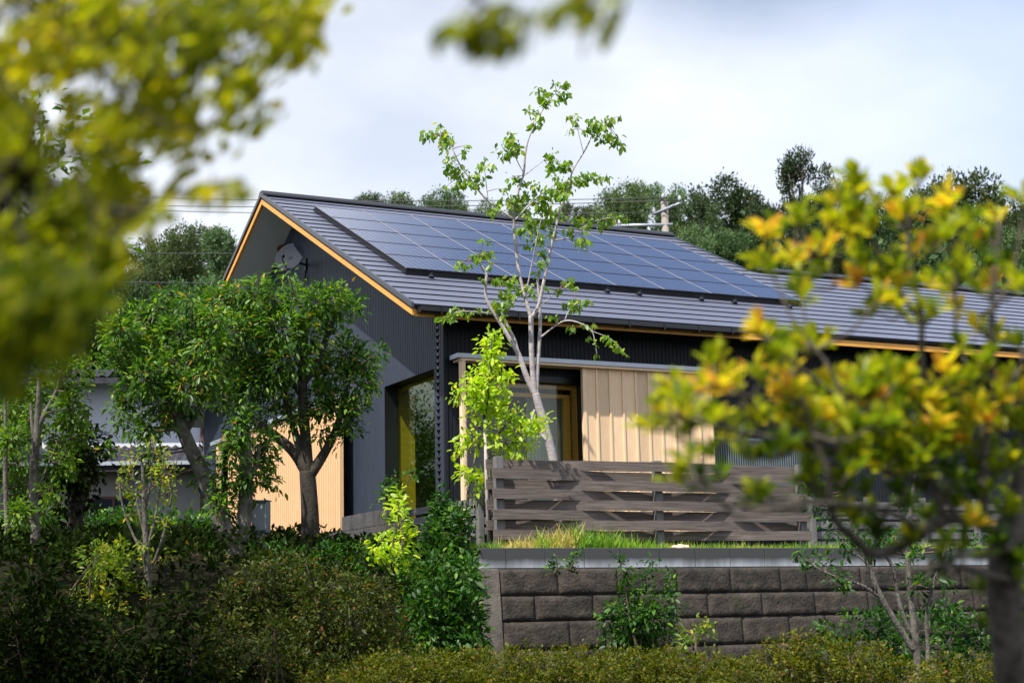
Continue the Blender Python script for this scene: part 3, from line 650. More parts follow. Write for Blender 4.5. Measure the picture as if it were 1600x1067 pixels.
mb = MB(); zt_ = hitp(575, 800, (1, 0, 0), .33)[2]
y0_ = hitp(622, 800, (1, 0, 0), .33)[1]; y1_ = hitp(534, 800, (1, 0, 0), .33)[1]
for k in range(4):
    y = y0_-(.2 if k % 2 else 0)
    while y < y1_:
        a, b = max(y, y0_), min(y+.39, y1_)
        if b-a > .03: mb.box(.33, .42, a+.004, b-.004, zt_-.19*(k+1)+.004, zt_-.19*k)
        y += .39
mb.build('block_course', M['cb'], bw, .004)
mb = MB(); mb.box(.345, .41, y0_+.01, y1_-.01, zt_-.76, zt_-.006); mb.build('mortar', M['soil'], bw)
# meter box on a post
mbx = P(407, 783, 16.0); mbt = empty('meter_box', (mbx[0], mbx[1], 2.2), 'grey metal meter box on a concrete post in front of the cedar shutters', 'meter box')
dvec = unit(np.array([.75, -.66, 0])); nv = np.array([-.66, -.75, 0.])
ct = P(408, 808, 16.0); mb = MB(); mb.obox(ct, dvec*.082, nv*.05, (0, 0, .155)); mb.build('box', M['steel'], mbt, .006)
mb = MB(); mb.obox(ct+nv*.003+np.array([0, 0, .162]), dvec*.092, nv*.065, (0, 0, .006)); mb.obox(ct+nv*.054, dvec*.072, nv*.003, (0, 0, .13)); mb.build('lid', M['rail'], mbt, .003)
mb = MB(); mb.obox((ct[0], ct[1], ct[2]-.155-.3), dvec*.045, nv*.045, (0, 0, .30)); mb.build('post', M['conc'], mbt, .006)
# ================================================================== UTILITY POLE AND WIRES
up_ = P(1040, 370, 48.); px_, py_ = up_[0], up_[1]
zt_ = P(1037, 313, 48.)[2]
pole = empty('utility_pole', (px_, py_, ground_z(px_, py_)), 'concrete utility pole with steel crossarms rising behind the ridge', 'pole')
mb = MB(); mb.tube([(px_, py_, ground_z(px_, py_)-.3), (px_, py_, zt_)], [.16, .105], 14); mb.build('shaft', M['polec'], pole)
mb = MB(); a, b = P(957, 353, 48.), P(1051, 351, 48.); mb.tube([a, b], .05, 6); a2_, b2_ = P(1021, 335, 48.3), P(1064, 317, 47.6); mb.tube([a2_, b2_], .045, 6); mb.tube([P(1012, 355, 48.), P(1020, 366, 48), P(1036, 375, 48)], .03, 5); mb.build('crossarm', M['rail'], pole)
for q in (P(960, 349, 48), P(968, 349, 48), P(1022, 331, 48.3), P(1062, 312, 47.6), P(1036, 308, 48)):
    mb = MB(); mb.tube([q+np.array([0, 0, -.05]), q, q+np.array([0, 0, .07]), q+np.array([0, 0, .12])], [.035, .055, .045, .02], 10); mb.build('insulator', M['insul'], pole)
def wire(a, b, sag, r, label):
    a = np.array(a); b = np.array(b); pts = [a+(b-a)*t-np.array([0, 0, sag*4*t*(1-t)]) for t in np.linspace(0, 1, 24)]
    mb = MB(); mb.tube(pts, r, 5); tag(mb.build('power_line', M['wire']), label, 'wire', 'overhead power lines')
wire(P(1036, 309, 48), P(-250, 284, 60), .35, .014, 'topmost thin power line crossing the sky left of the ridge')
wire(P(1062, 313, 47.6), P(-250, 302, 60), .35, .014, 'middle power line crossing the sky just below the topmost one')
wire(P(1022, 332, 48.3), P(-250, 306, 60), .3, .014, 'lowest of the three power lines grouped at ridge height')
wire(P(900, 430, 55), P(-250, 426, 45), .3, .02, 'single power line low across the dark trees left of the gable')
wire(P(960, 380, 50), P(-250, 384, 55), .3, .012, 'faint power line across the tree tops left of the gable')
# ================================================================== NEIGHBOUR HOUSE
def neighbour():
    d = 30.; O = P(240, 760, d); th = .36
    ex = np.array([math.cos(th), -math.sin(th), 0]); ey = np.array([math.sin(th), math.cos(th), 0])
    h = empty('neighbour_house', (O[0], O[1], 2.8), 'white two storey house with grey tiled roofs half hidden behind the left trees', 'house')
    def B(mb, x0, x1, y0, y1, z0, z1):
        c = O+ex*(x0+x1)/2+ey*(y0+y1)/2; mb.obox((c[0], c[1], (z0+z1)/2), ex*(x1-x0)/2, ey*(y1-y0)/2, (0, 0, (z1-z0)/2))
    Z = lambda py: P(240, py, d)[2]
    X = lambda px: (px-240)*d/FPX/.97
    mb = MB(); B(mb, X(60), X(420), .9, 5, Z(700), Z(578)); mb.build('upper_wall', M['white'], h)
    mb = MB(); B(mb, X(-60), X(420), 0, 5, 2.4, Z(735)); mb.build('lower_wall', M['beige'], h)
    def roofp(x0, x1, y0, y1, z0, z1, ridge=True):
        mb = MB(); p = lambda x, y, z: (*(O+ex*x+ey*y)[:2], z)
        ym = (y0+y1)/2 if ridge else y1
        n_ = int((x1-x0)/.16)
        for i in range(n_):      # rolls of tiles
            xa_, xb_ = x0+(x1-x0)*i/n_, x0+(x1-x0)*(i+1)/n_; m_ = (xa_+xb_)/2
            mb.add([p(xa_, y0, z0), p(m_, y0, z0+.05), p(xb_, y0, z0), p(xb_, ym, z1), p(m_, ym, z1+.05), p(xa_, ym, z1)], [(0, 1, 4, 5), (1, 2, 3, 4)])
        mb.prism([p(x0, y0, z0-.12), p(x0, ym, z1-.12), p(x0, ym, z1-.01), p(x0, y0, z0-.01)], ex*(x1-x0))
        if ridge: mb.prism([p(x0, ym+.002, z1-.12), p(x0, y1, z0-.12), p(x0, y1, z0), p(x0, ym+.002, z1)], ex*(x1-x0))
        return mb.build('tiled_roof', M['tile'], h)
    r1 = roofp(X(20), X(450), .3, 5.6, Z(580), Z(535))
    r2 = roofp(X(-80), X(440), -.6, .88, Z(728), Z(690), False)
    mb = MB(); B(mb, X(-80), X(440), -.70, -.61, Z(731), Z(725)); mb.build('gutter', M['rail'], r2)
    for (a, b, t, bt) in ((150, 212, 775, 850), (310, 345, 755, 830), (20, 80, 770, 850)):
        mb = MB(); B(mb, X(a), X(b), -.05, -.004, Z(bt), Z(t)); wn = mb.build('window', M['brownw'], h)
        mb = MB(); m_ = (a+b)/2; B(mb, X(a)+.05, X(m_)-.03, -.07, -.051, Z(bt)+.05, Z(t)-.05); B(mb, X(m_)+.03, X(b)-.05, -.07, -.051, Z(bt)+.05, Z(t)-.05); mb.build('pane', M['dish'], wn)
    mb = MB(); B(mb, X(303), X(350), .84, .896, Z(680), Z(648)); wn = mb.build('window', M['brownw'], h)
    mb = MB(); B(mb, X(303)+.05, X(350)-.05, .82, .839, Z(680)+.04, Z(648)-.04); mb.build('pane', M['dish'], wn)
neighbour()
# ================================================================== TREES NEAR THE HOUSE
def bl(lst, d, jit=.0, dscale=1.0):
    """crown blobs traced as (px, py, radius px[, depth offset]) -> spheres at real depth"""
    out = []
    for b in lst:
        dd = d+(b[3] if len(b) > 3 else rng.uniform(-jit, jit)); out.append((P(b[0], b[1], dd), b[2]*dd/FPX*dscale))
    return out
def twigs_to(mb, subs, frac, r=.004, every=1):
    for i, (c, q) in enumerate(subs):
        if rng.random() < frac:
            m = (c+q)/2+rng.normal(size=3)*.03; mb.tube([c, m, q], [r*1.6, r*1.2, r*.6], 4, cap=False)
def nearest_twigs(mb, blobs, skel, r0=.010, cnt=1):
    """joins each crown blob to the closest point of the limbs"""
    S = np.array(skel)
    for c, R in blobs:
        dd = np.linalg.norm(S-c, axis=1)+np.maximum(0, S[:, 2]-c[2])*.6; q = S[np.argmin(dd)]
        L = np.linalg.norm(q-c)
        if L < .03: continue
        m = q+(c-q)*.5+np.array([0, 0, -.08*L])+rng.normal(size=3)*.04*L
        mb.tube([q, m, c], [r0, r0*.75, r0*.4], 5, cap=False)
def tree(name, label, cat, base_px, d, lines, blobs, bark, leafm, leaf, density, jit=.25, group=None, wr=.42, T=T_LEAF, twig=.25, droop=.35, accent=.03, sub=.28, fill=.35, r0=.010, nseg=8, trunkpart='trunk'):
    b = P(base_px[0], base_px[1], d); gz = ground_z(b[0], b[1])
    t = empty(name, (b[0], b[1], gz), label, cat, group)
    mb = MB(); skel = []
    for i, ln in enumerate(lines):
        p, r = ppx(ln, d)
        if i == 0 and p[0][2] > gz: p = [np.array([p[0][0], p[0][1], gz-.1])]+p; r = [r[0]*1.15]+r
        p, r = smooth(p, r, 2); mb.tube(p, r, nseg)
        for a, c in zip(p, p[1:]):
            for k in range(4): skel.append(a+(c-a)*k/4)
    B = bl(blobs, d, jit)
    o, subs = leafy('crown', B, density, leaf, leafm, t, wr, T, droop, accent=accent, sub=sub, fill=fill)
    mb.cm = 1; nearest_twigs(mb, B, skel, r0); twigs_to(mb, subs, twig, .0035)
    mb.build(trunkpart, [bark, M['twig']], t)
    return t
A_lines = [[(484, 862, 17), (485, 820, 15), (483, 775, 14), (480, 735, 13)],
           [(480, 738, 11), (460, 705, 9), (432, 682, 8), (400, 660, 7), (370, 640, 6), (348, 612, 4), (338, 580, 3)],
           [(480, 738, 9), (468, 700, 7), (455, 655, 5), (440, 600, 4), (430, 540, 3)],
           [(480, 738, 11), (478, 690, 9), (474, 640, 8), (472, 590, 8), (474, 540, 6), (480, 490, 4)],
           [(484, 742, 10), (505, 712, 8), (528, 668, 6), (540, 610, 4), (548, 580, 3)],
           [(474, 600, 6), (500, 560, 5), (512, 520, 5), (524, 495, 4)], [(472, 620, 4), (430, 560, 4), (400, 500, 3), (370, 460, 2)]]
A_blobs = [(520, 472, 28), (548, 478, 16), (494, 474, 22), (505, 500, 22), (452, 440, 9), (450, 425, 7), (455, 462, 18), (430, 468, 20), (400, 458, 22), (372, 455, 20), (345, 470, 22), (322, 486, 14), (400, 500, 36), (440, 515, 34), (368, 520, 32), (480, 520, 22), (540, 556, 26), (568, 560, 18), (520, 585, 28), (556, 598, 26), (576, 575, 13), (500, 560, 18), (590, 550, 7),
           (532, 640, 26), (562, 640, 15), (545, 668, 12), (500, 630, 24), (460, 560, 26), (430, 575, 32), (400, 595, 32), (350, 560, 32), (395, 555, 32), (382, 632, 20), (440, 618, 26), (460, 650, 18), (360, 600, 26), (342, 622, 16), (505, 675, 13), (525, 690, 9), (420, 650, 14)]
tree('evergreen_tree', 'dark green broadleaf evergreen before the cedar shutters, its one thick trunk forking low', 'tree', (484, 862), 16.6, A_lines, A_blobs, M['bark_dark'], M['lf_ever'], .068, 2.6, jit=.3, twig=.2, accent=.035, wr=.36)
B_lines = [[(362, 925, 12), (366, 890, 15), (360, 850, 16), (345, 812, 15), (330, 770, 13), (310, 725, 12), (290, 685, 11), (276, 640, 9), (268, 590, 6), (262, 540, 4)],
           [(366, 880, 12), (378, 840, 13), (384, 790, 12), (384, 740, 11), (384, 690, 10), (383, 655, 6), (381, 625, 2)],
           [(276, 640, 6), (250, 600, 5), (225, 560, 4), (205, 530, 3)], [(288, 680, 5), (310, 640, 5), (318, 590, 4), (300, 530, 3)], [(350, 815, 6), (340, 790, 5), (330, 740, 4)], [(384, 760, 6), (400, 730, 4), (405, 700, 3)]]
B_blobs = [(190, 520, 24), (218, 500, 22), (248, 482, 19), (262, 462, 10), (240, 535, 30), (200, 560, 28), (280, 520, 24), (304, 500, 14), (178, 545, 13), (270, 570, 26), (230, 590, 30), (290, 610, 24), (252, 630, 26), (202, 612, 18), (312, 560, 20), (322, 590, 18), (188, 640, 16), (206, 668, 16), (232, 668, 20), (172, 700, 8),
           (272, 655, 17), (298, 635, 10), (318, 712, 9), (342, 790, 13), (362, 705, 18), (376, 672, 20), (400, 705, 20), (414, 722, 17), (384, 742, 16), (402, 742, 15), (352, 742, 15), (372, 640, 18), (390, 770, 11), (345, 815, 11), (325, 535, 22), (335, 500, 18), (300, 470, 14), (330, 565, 20), (345, 600, 18), (235, 735, 12), (420, 690, 15), (425, 750, 9), (342, 762, 11), (368, 775, 13), (358, 795, 13), (312, 745, 9), (236, 700, 15)]
tree('evergreen_tree', 'evergreen tree left of the gable leaning on two twisted pale trunks joined near the ground', 'tree', (362, 925), 15.6, B_lines, B_blobs, M['bark'], M['lf_ever'], .066, 3.0, jit=.3, twig=.2, accent=.035, wr=.36)
# tall slender tree
def slender():
    d = 17.9; Lw = 1.0
    b = P(872, 770, d); t = empty('slender_tree', (b[0], b[1], ground_z(b[0], b[1])), 'tall thin pale stemmed tree with sparse light green leaves behind the woven fence', 'tree')
    T_ = [[(873, 790, 7.5), (865, 716, 7.2), (852, 668, 7), (842, 635, 6.6), (837, 615, 6.2)],
          [(837, 618, 5.2), (822, 588, 4.6), (811, 553, 4.2), (795, 527, 3.6), (779.5, 500, 3.2), (762.6, 475, 2.8), (758, 459.5, 2.4), (759, 440, 2.4), (761, 429, 2.4), (752.5, 417, 2.2), (747, 405, 1.5)],
          [(809, 549, 3), (803, 528, 2.8), (797.5, 518, 2.4), (788, 498, 2), (784, 488, 1.4)],
          [(836, 618, 4.6), (832, 580, 4.4), (830, 540, 4.2), (829.6, 494, 4.2)],
          [(829.6, 496, 3.2), (820, 464, 3.0), (811, 428, 2.8), (805, 378, 2.5), (802, 342, 2.4), (802, 336, 2.3), (811, 291, 2.2), (819, 271, 2.0), (820, 244, 1.7), (824.5, 219, 1.4), (831, 204, 1.2), (845, 175, .9), (862, 150, .7), (884, 128, .5)],
          [(830, 497, 3.0), (842.5, 477.5, 2.8), (847, 453, 2.7), (853.8, 421, 2.5), (859, 396, 2.3), (865, 369, 2.2), (872, 342, 2.0), (876, 325, 2.0), (883, 309, 2.0), (890, 287, 1.6), (894, 266, 1.3), (912, 239, 1.2), (921, 222, 1.1), (928, 203, .8), (945, 190, .5)],
          [(838, 622, 3.6), (839, 590, 3.4), (842, 545, 3.2), (845, 500, 2.8), (842.5, 464, 2.3), (839, 426, 1.6), (841, 400, 1.0)],
          [(846, 526, 1.6), (865, 511, 1.4), (883, 499, 1.3), (910, 505.6, .9), (926, 518, .8), (929, 536, .7), (932, 553, .5)], [(926, 518, .7), (943, 524, .6), (955, 529, .5), (973, 547, .4)], [(883, 499, .8), (888, 486, .7), (900, 474, .5)],
          [(802, 342, 1.9), (795, 338, 1.9), (761.5, 314, 1.8), (746, 296, 1.6), (728, 271, 1.4), (716.5, 255, 1.1), (706, 230, .9), (697, 214, .5)], [(763, 315, .8), (760, 290, .7), (757, 262, .4)],
          [(820, 464, 1.3), (825, 444, 1.2), (833.5, 399, 1.0), (838, 376, .8), (845, 345, .6)], [(804, 345, 1.2), (825, 322, 1.2), (850, 300, .8), (868, 288, .6)], [(768, 490, .8), (745, 487, .8), (715, 486, .7), (696, 497, .5)],
          [(793, 486, 1.6), (813, 457, 1.3), (826, 442, .8)], [(819, 272, .8), (808, 252, .8), (800, 232, .6)], [(819, 275, .7), (835, 262, .6), (850, 250, .4)], [(867, 375, .9), (892, 372, .8), (920, 348, .7), (950, 340, .6), (975, 339, .4)],
          [(836, 640, 2.4), (830, 655, 2.6), (838, 670, 2.4), (854, 688, 2.2)], [(889, 290, .8), (905, 282, .7), (940, 277, .5)], [(912, 240, .5), (905, 215, .5), (897, 185, .3)], [(846, 477, .8), (862, 462, .6), (872, 455, .4)]]
    mb = MB(); sk = []
    for i, ln in enumerate(T_):
        p, r = ppx(ln, d); off = rng.normal(0, .12) if i > 3 else 0
        p = [q+fw*off*min(1, k/3) for k, q in enumerate(p)]; p, r = smooth(p, r, 2); 
        if i == 0: p = [np.array([p[0][0]+.03, p[0][1], 2.1])]+p; r = [r[0]]+r
        mb.tube(p, r, 8)
        for q in p: sk.append(q)
    C = """668 210 8,690 210 12,697 222 12,703 255 10,700 268 7,716 270 12,730 283 12,745 280 11,715 290 8,697 292 5,752 258 7,767 260 6,727 238 6,728 228 4,796 222 12,790 236 11,803 238 9,812 230 5,800 208 7,845 148 8,852 155 8,840 140 5,855 160 8,884 130 7,888 145 6,876 148 7,835 178 8,840 190 7,832 195 6,846 180 5,865 130 4,900 190 6,893 182 6,890 205 5,912 205 5,925 195 10,935 200 12,945 190 8,955 185 6,950 215 8,965 220 9,940 218 8,970 182 4,860 240 8,867 255 9,880 255 8,885 262 7,858 262 7,905 278 8,920 275 9,932 280 7,945 278 7,905 282 6,875 285 11,888 290 11,868 298 12,880 305 11,850 300 9,810 283 7,797 278 5,835 290 8,820 310 12,810 322 12,840 318 12,855 320 12,800 310 9,780 318 8,768 330 8,787 295 5,818 360 10,835 360 10,828 340 11,850 345 10,870 335 11,845 375 9,860 362 9,823 384 5,900 345 8,915 355 7,905 375 8,915 378 7,890 362 7,925 345 5,940 352 7,955 340 8,965 337 6,978 340 5,845 395 7,848 410 6,842 425 5,712 410 5,722 412 7,730 413 6,757 375 5,755 395 6,765 395 6,742 400 6,745 405 6,765 415 5,752 437 3,775 437 7,790 440 8,800 438 7,785 462 9,775 475 9,768 480 7,800 460 7,815 450 7,825 450 6,832 455 5,790 478 7,787 490 5,694 498 7,705 490 7,713 485 6,722 485 5,728 488 4,742 486 3,748 484 3,890 435 4,890 445 4,882 440 3,898 450 2,882 475 6,895 475 8,905 472 7,915 470 6,900 480 7,860 495 4,870 493 4,895 512 5,925 508 5,912 505 4,920 528 5,930 535 4,945 525 5,955 532 6,965 540 5,972 548 4,933 555 3,870 455 5,850 450 4,678 212 4,686 196 4,757 250 4,826 170 4,862 145 5,880 135 5,960 225 6,975 228 4"""
    pos = []; tw = mb; tw.cm = 1; S = np.array(sk)
    for q in C.split(','):
        a, b_, r = map(float, q.split()); n = int(max(4, .26*r*r+2)) ; dd = d+rng.normal(0, .1)
        c = P(a, b_, dd); g = rng.normal(size=(n, 3))*(r*.55*d/FPX); pos.append(c+g)
        near = S[np.argmin(np.linalg.norm(S-c, axis=1))]
        tw.tube([near, (near+c)/2+np.array([0, 0, .01]), c], [.0045, .0035, .002], 4, cap=False)
    tw.build('trunk', [M['bark_pale'], M['redtwig']], t)
    pos = np.concatenate(pos); n = len(pos)
    dr = np.array([0, 0, -.75])+rdir(n)*.75; nr = rdir(n)+np.array([-.3, -.5, .6])
    leafmesh('crown', pos, dr, nr,     .070*(1+.25*rng.normal(size=n)).clip(.5, 1.5), .52, np.clip(rng.normal(.45, .22, n), 0, 1), M['lf_slender'], t)
slender()
# small lime green tree
lime_lines = [[(766, 846, 3.4), (763, 780, 3.2), (759, 720, 3), (756, 685, 2.8), (756, 655, 2.8), (762, 620, 2.6), (766, 585, 2.2), (767, 556, 2), (768, 530, 1.2)],
              [(772, 848, 3), (768, 790, 2.6), (764, 720, 2.2), (770, 690, 2), (785, 670, 1.6), (800, 655, 1)], [(756, 662, 1.6), (745, 650, 1.4), (729, 636, 1)], [(735, 850, 2.4), (728, 780, 2.4), (742, 715, 2), (755, 680, 1.6)],
              [(756, 672, 1.4), (742, 665, 1.1), (731, 650, .8)], [(757, 690, 1.6), (775, 700, 1.3), (800, 690, 1)]]
lime_blobs = [(v[0], v[1], v[2]) for v in [(765, 530, 9), (776, 532, 8), (758, 545, 7), (779, 548, 7), (765, 558, 9), (770, 568, 9), (755, 575, 6), (743, 584, 8), (736, 597, 8), (748, 606, 11), (760, 598, 11), (775, 598, 10), (786, 590, 8), (797, 592, 5), (716, 612, 6), (723, 616, 6), (734, 608, 6), (748, 628, 11), (765, 622, 11), (780, 618, 9), (783, 640, 8), (795, 632, 6), (770, 645, 10), (757, 648, 9), (740, 648, 6),
              (790, 655, 8), (802, 652, 6), (813, 650, 5), (790, 666, 7), (762, 668, 8), (728, 690, 6), (737, 685, 7), (747, 692, 6), (722, 698, 4), (775, 690, 6), (790, 688, 8), (806, 680, 9), (820, 674, 6), (831, 664, 5), (825, 690, 7), (812, 702, 7), (800, 706, 7), (785, 710, 6), (726, 738, 3), (735, 742, 4), (742, 752, 4), (750, 745, 3), (757, 755, 3), (748, 772, 3), (840, 655, 5), (850, 660, 4)]]
tree('young_tree', 'small young tree with bright lime green leaves at the left end of the woven fence', 'tree', (766, 846), 16.2, lime_lines, lime_blobs, M['bark'], M['lf_lime'], .060, 2.6, jit=.12, twig=.1, accent=.06, wr=.46, fill=.1, r0=.006)
mb = MB(); a, b = P(764, 846, 16.05), P(757, 655, 16.15); a[2] -= .2
mb.tube([a, b], [.019, .017], 10); mb.tube([P(756, 661, 16.12), P(758, 657, 16.12)], [.024, .024], 10); tag(mb.build('tree_stake', M['stake']), 'pale round wooden stake tied to the lime green young tree', 'stake')
# far left tree, with bare forked trunk
FL_lines = [[(55, 955, 9), (57, 905, 9), (56, 850, 8), (53, 800, 7), (52, 750, 7), (55, 700, 6.5), (59, 668, 6), (60, 630, 4), (61, 590, 3)], [(59, 668, 4.5), (72, 642, 4), (88, 615, 3.4), (96, 580, 2.4)], [(54, 690, 4), (50, 660, 3), (48, 630, 2)], [(12, 850, 4), (8, 740, 4), (9, 680, 3.4), (8, 620, 2)], [(53, 780, 2), (70, 740, 2), (90, 690, 1.5)]]
FL_blobs = [(20, 680, 24), (30, 722, 26), (82, 680, 20), (110, 640, 28), (122, 605, 12), (92, 722, 24), (20, 762, 20), (32, 805, 22), (82, 765, 16), (140, 570, 14), (100, 580, 20), (60, 610, 20), (5, 640, 20), (45, 650, 14), (70, 800, 14), (10, 850, 18), (95, 850, 12), (120, 680, 20)]
tree('maple_tree', 'bright green small leaved tree at the far left with a thin bare forked trunk', 'tree', (55, 955), 14.6, FL_lines, FL_blobs, M['bark'], M['lf_maple'], .050, 2.1, jit=.4, twig=.3, accent=.05, fill=.15)
DK_lines = [[(118, 870, 13), (117, 800, 12), (122, 740, 10), (128, 690, 8), (135, 640, 5)], [(122, 740, 6), (150, 710, 5), (175, 680, 3)], [(120, 760, 6), (95, 720, 5), (80, 690, 3)]]
DK_blobs = [(110, 640, 20), (110, 690, 26), (140, 690, 24), (90, 740, 26), (125, 740, 30), (150, 730, 18), (100, 780, 22), (140, 775, 16), (105, 815, 16), (105, 600, 18)]
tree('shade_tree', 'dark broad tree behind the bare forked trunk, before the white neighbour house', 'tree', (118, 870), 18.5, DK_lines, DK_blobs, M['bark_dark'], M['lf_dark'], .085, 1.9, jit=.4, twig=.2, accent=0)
YL_lines = [[(233, 990, 5), (232, 930, 5.5), (229, 870, 5), (226, 810, 4), (224, 760, 3), (222, 720, 2)], [(229, 850, 2.4), (215, 790, 2), (208, 740, 1.5), (198, 700, 1)], [(229, 860, 2.2), (245, 800, 2), (252, 745, 1.6), (258, 700, 1)], [(232, 900, 2), (258, 830, 2), (268, 780, 1.5), (272, 730, 1)], [(226, 800, 2), (235, 760, 1.6), (240, 690, 1)], [(230, 880, 2), (205, 830, 2), (190, 790, 1.4), (185, 740, 1)]]
YL_blobs = [(238, 690, 14), (215, 715, 13), (258, 740, 18), (240, 760, 16), (202, 740, 10), (274, 728, 12), (225, 800, 14), (250, 820, 14), (222, 850, 10), (245, 720, 12), (190, 760, 8), (262, 770, 12), (232, 880, 8), (215, 770, 9), (236, 935, 8), (250, 870, 9), (205, 800, 8)]
tree('slim_tree', 'slim multi stemmed tree with small yellowing leaves right of the bare forked trunk', 'tree', (233, 990), 13.8, YL_lines, YL_blobs, M['bark'], M['lf_yellow'], .045, .55, jit=.3, twig=.8, accent=.12, fill=.1)
RM_lines = [[(1434, 1040, 6), (1431, 1000, 6), (1424, 940, 5), (1418, 880, 4.5), (1420, 820, 4), (1428, 760, 3), (1434, 700, 2.2)], [(1428, 1015, 5), (1395, 965, 5), (1372, 925, 4.6), (1358, 885, 4.2), (1342, 848, 3.6), (1328, 800, 3), (1310, 760, 2.2), (1290, 730, 1.6)],
            [(1432, 1000, 4), (1415, 975, 3.6), (1402, 930, 3.4), (1398, 890, 3), (1380, 860, 2.4)], [(1372, 930, 3), (1350, 915, 2.6), (1322, 905, 2), (1290, 895, 1.6), (1262, 878, 1.2)], [(1450, 1035, 4), (1450, 1005, 3.4), (1446, 960, 3), (1462, 900, 2.4), (1480, 850, 2)], [(1420, 830, 2), (1405, 800, 1.8), (1395, 770, 1.2)], [(1358, 885, 2), (1345, 870, 1.8), (1325, 860, 1.4)]]
RM_blobs = [(1262, 772, 9), (1276, 788, 10), (1290, 806, 10), (1302, 828, 9), (1320, 850, 9), (1250, 865, 6), (1268, 876, 9), (1290, 886, 9), (1312, 900, 8), (1318, 915, 6), (1345, 830, 10), (1360, 850, 9), (1300, 770, 8), (1440, 915, 18), (1462, 900, 17), (1430, 885, 14), (1480, 875, 14), (1435, 860, 12), (1400, 845, 10), (1455, 945, 12), (1410, 790, 8), (1438, 720, 10), (1425, 690, 8), (1380, 845, 8), (1280, 740, 6)]
tree('leaning_tree', 'multi stemmed small tree with pale leaning stems before the right of the retaining wall', 'tree', (1434, 1040), 13.2, RM_lines, RM_blobs, M['bark'], M['lf_shrub'], .055, .9, jit=.3, twig=.5, accent=.03, fill=.1)
# ================================================================== SHRUBS AND HEDGES
def shrub(name, label, cat, blobs, d, leafm, leaf, density, jit=.3, wr=.45, stems=6, T=T_LEAF, droop=.1, accent=.03, sub=.3, fill=.35, group=None, low=True, tw=.03):
    B = bl(blobs, d, jit); cx = np.mean([b[0] for b in B], 0); gz = ground_z(cx[0], cx[1])
    t = empty(name, (cx[0], cx[1], gz), label, cat, group)
    ext = []; dens_low = density
    if low:                                                   # carry the mass down to the ground
        for c, R in B:
            z = c[2]-R*.9; g = ground_z(c[0], c[1])
            while z > g+.05: ext.append((np.array([c[0], c[1], z])+rng.normal(size=3)*R*.2, R*.9)); z -= R*1.1
    o, subs = leafy('foliage', B, density*1.35, leaf, leafm, t, wr, T, droop, accent=accent, sub=sub, fill=fill)
    if ext:
        leafy('lower_foliage', ext, density*.35, leaf*1.2, leafm, t, wr, T, droop, accent=0, sub=sub, fill=fill)
    mb = MB()
    for i in range(stems):
        c, R = B[rng.integers(len(B))]; g = np.array([cx[0]+rng.normal()*.1+(c[0]-cx[0])*.5, cx[1]+(c[1]-cx[1])*.5, 0]) if low else np.array([cx[0], cx[1], 0]); g[2] = (ground_z(g[0], g[1])-.05) if low else min(b[0][2]-b[1] for b in B)-.03
        mb.tube([g, (g+c)/2+rng.normal(size=3)*.05, c], [.014, .010, .004], 5, cap=False)
    twigs_to(mb, subs, tw, .003)
    mb.build('stems', M['twig'], t)
    return t
Q = T_QUAD
shrub('clipped_hedge', 'bright green hedge before the white neighbour house at the far left', 'hedge', [(x, 828+rng.uniform(-8, 8), 24) for x in range(0, 340, 24)], 19.5, M['lf_shrub'], .07, 1.0)
shrub('twiggy_bush', 'half bare brown twiggy bush left of the twisted pale trunks', 'bush', [(268, 880, 26), (300, 872, 30), (335, 885, 26), (300, 920, 32), (270, 930, 26), (330, 935, 28), (300, 975, 30)], 14.6, M['lf_azalea'], .04, .25, stems=40, tw=.9, fill=.2, low=False)
shrub('round_bush', 'yellow green bush growing between the far left tree and the slim yellowing tree', 'bush', [(150, 870, 26), (185, 865, 24), (170, 900, 34), (140, 930, 28), (200, 930, 30), (165, 960, 32)], 13.6, M['lf_yellow'], .045, .8, accent=0)
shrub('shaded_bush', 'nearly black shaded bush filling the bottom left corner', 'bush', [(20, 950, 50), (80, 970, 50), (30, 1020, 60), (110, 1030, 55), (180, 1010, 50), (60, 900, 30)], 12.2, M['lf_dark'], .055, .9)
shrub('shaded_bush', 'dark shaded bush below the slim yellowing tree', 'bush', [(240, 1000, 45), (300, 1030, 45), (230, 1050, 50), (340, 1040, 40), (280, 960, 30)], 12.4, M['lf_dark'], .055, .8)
shrub('azalea_bush', 'dusky olive azalea bush under the meter box', 'bush', [(400, 910, 34), (440, 895, 34), (360, 940, 36), (410, 950, 44), (470, 940, 40), (380, 1000, 46), (450, 1010, 50), (420, 880, 22)], 13.8, M['lf_azalea'], .034, .62, accent=.05)
shrub('azalea_bush', 'broad reddish olive azalea bush left of the retaining wall corner', 'bush', [(520, 915, 38), (560, 930, 40), (500, 960, 44), (550, 985, 48), (600, 965, 42), (490, 1020, 46), (560, 1040, 40), (610, 1010, 40), (480, 885, 22), (600, 925, 26)], 13.2, M['lf_azalea'], .034, .62, accent=.06)
shrub('leafy_bush', 'dense glossy green bush at the foot of the retaining wall corner', 'bush', [(690, 880, 26), (720, 900, 26), (700, 935, 30), (725, 960, 24), (690, 985, 34), (730, 1005, 22), (660, 960, 30), (655, 1000, 30), (735, 880, 12)], 14.4, M['lf_shrub'], .06, 1.0, accent=.02)
shrub('conical_bush', 'upright green bush with a pointed top before the low grey plank fence', 'bush', [(690, 776, 5), (692, 792, 10), (704, 808, 13), (680, 812, 13), (695, 830, 19), (680, 850, 17), (708, 850, 18), (690, 870, 22), (722, 800, 6)], 15.3, M['lf_shrub'], .050, .8, fill=.15, accent=.08)
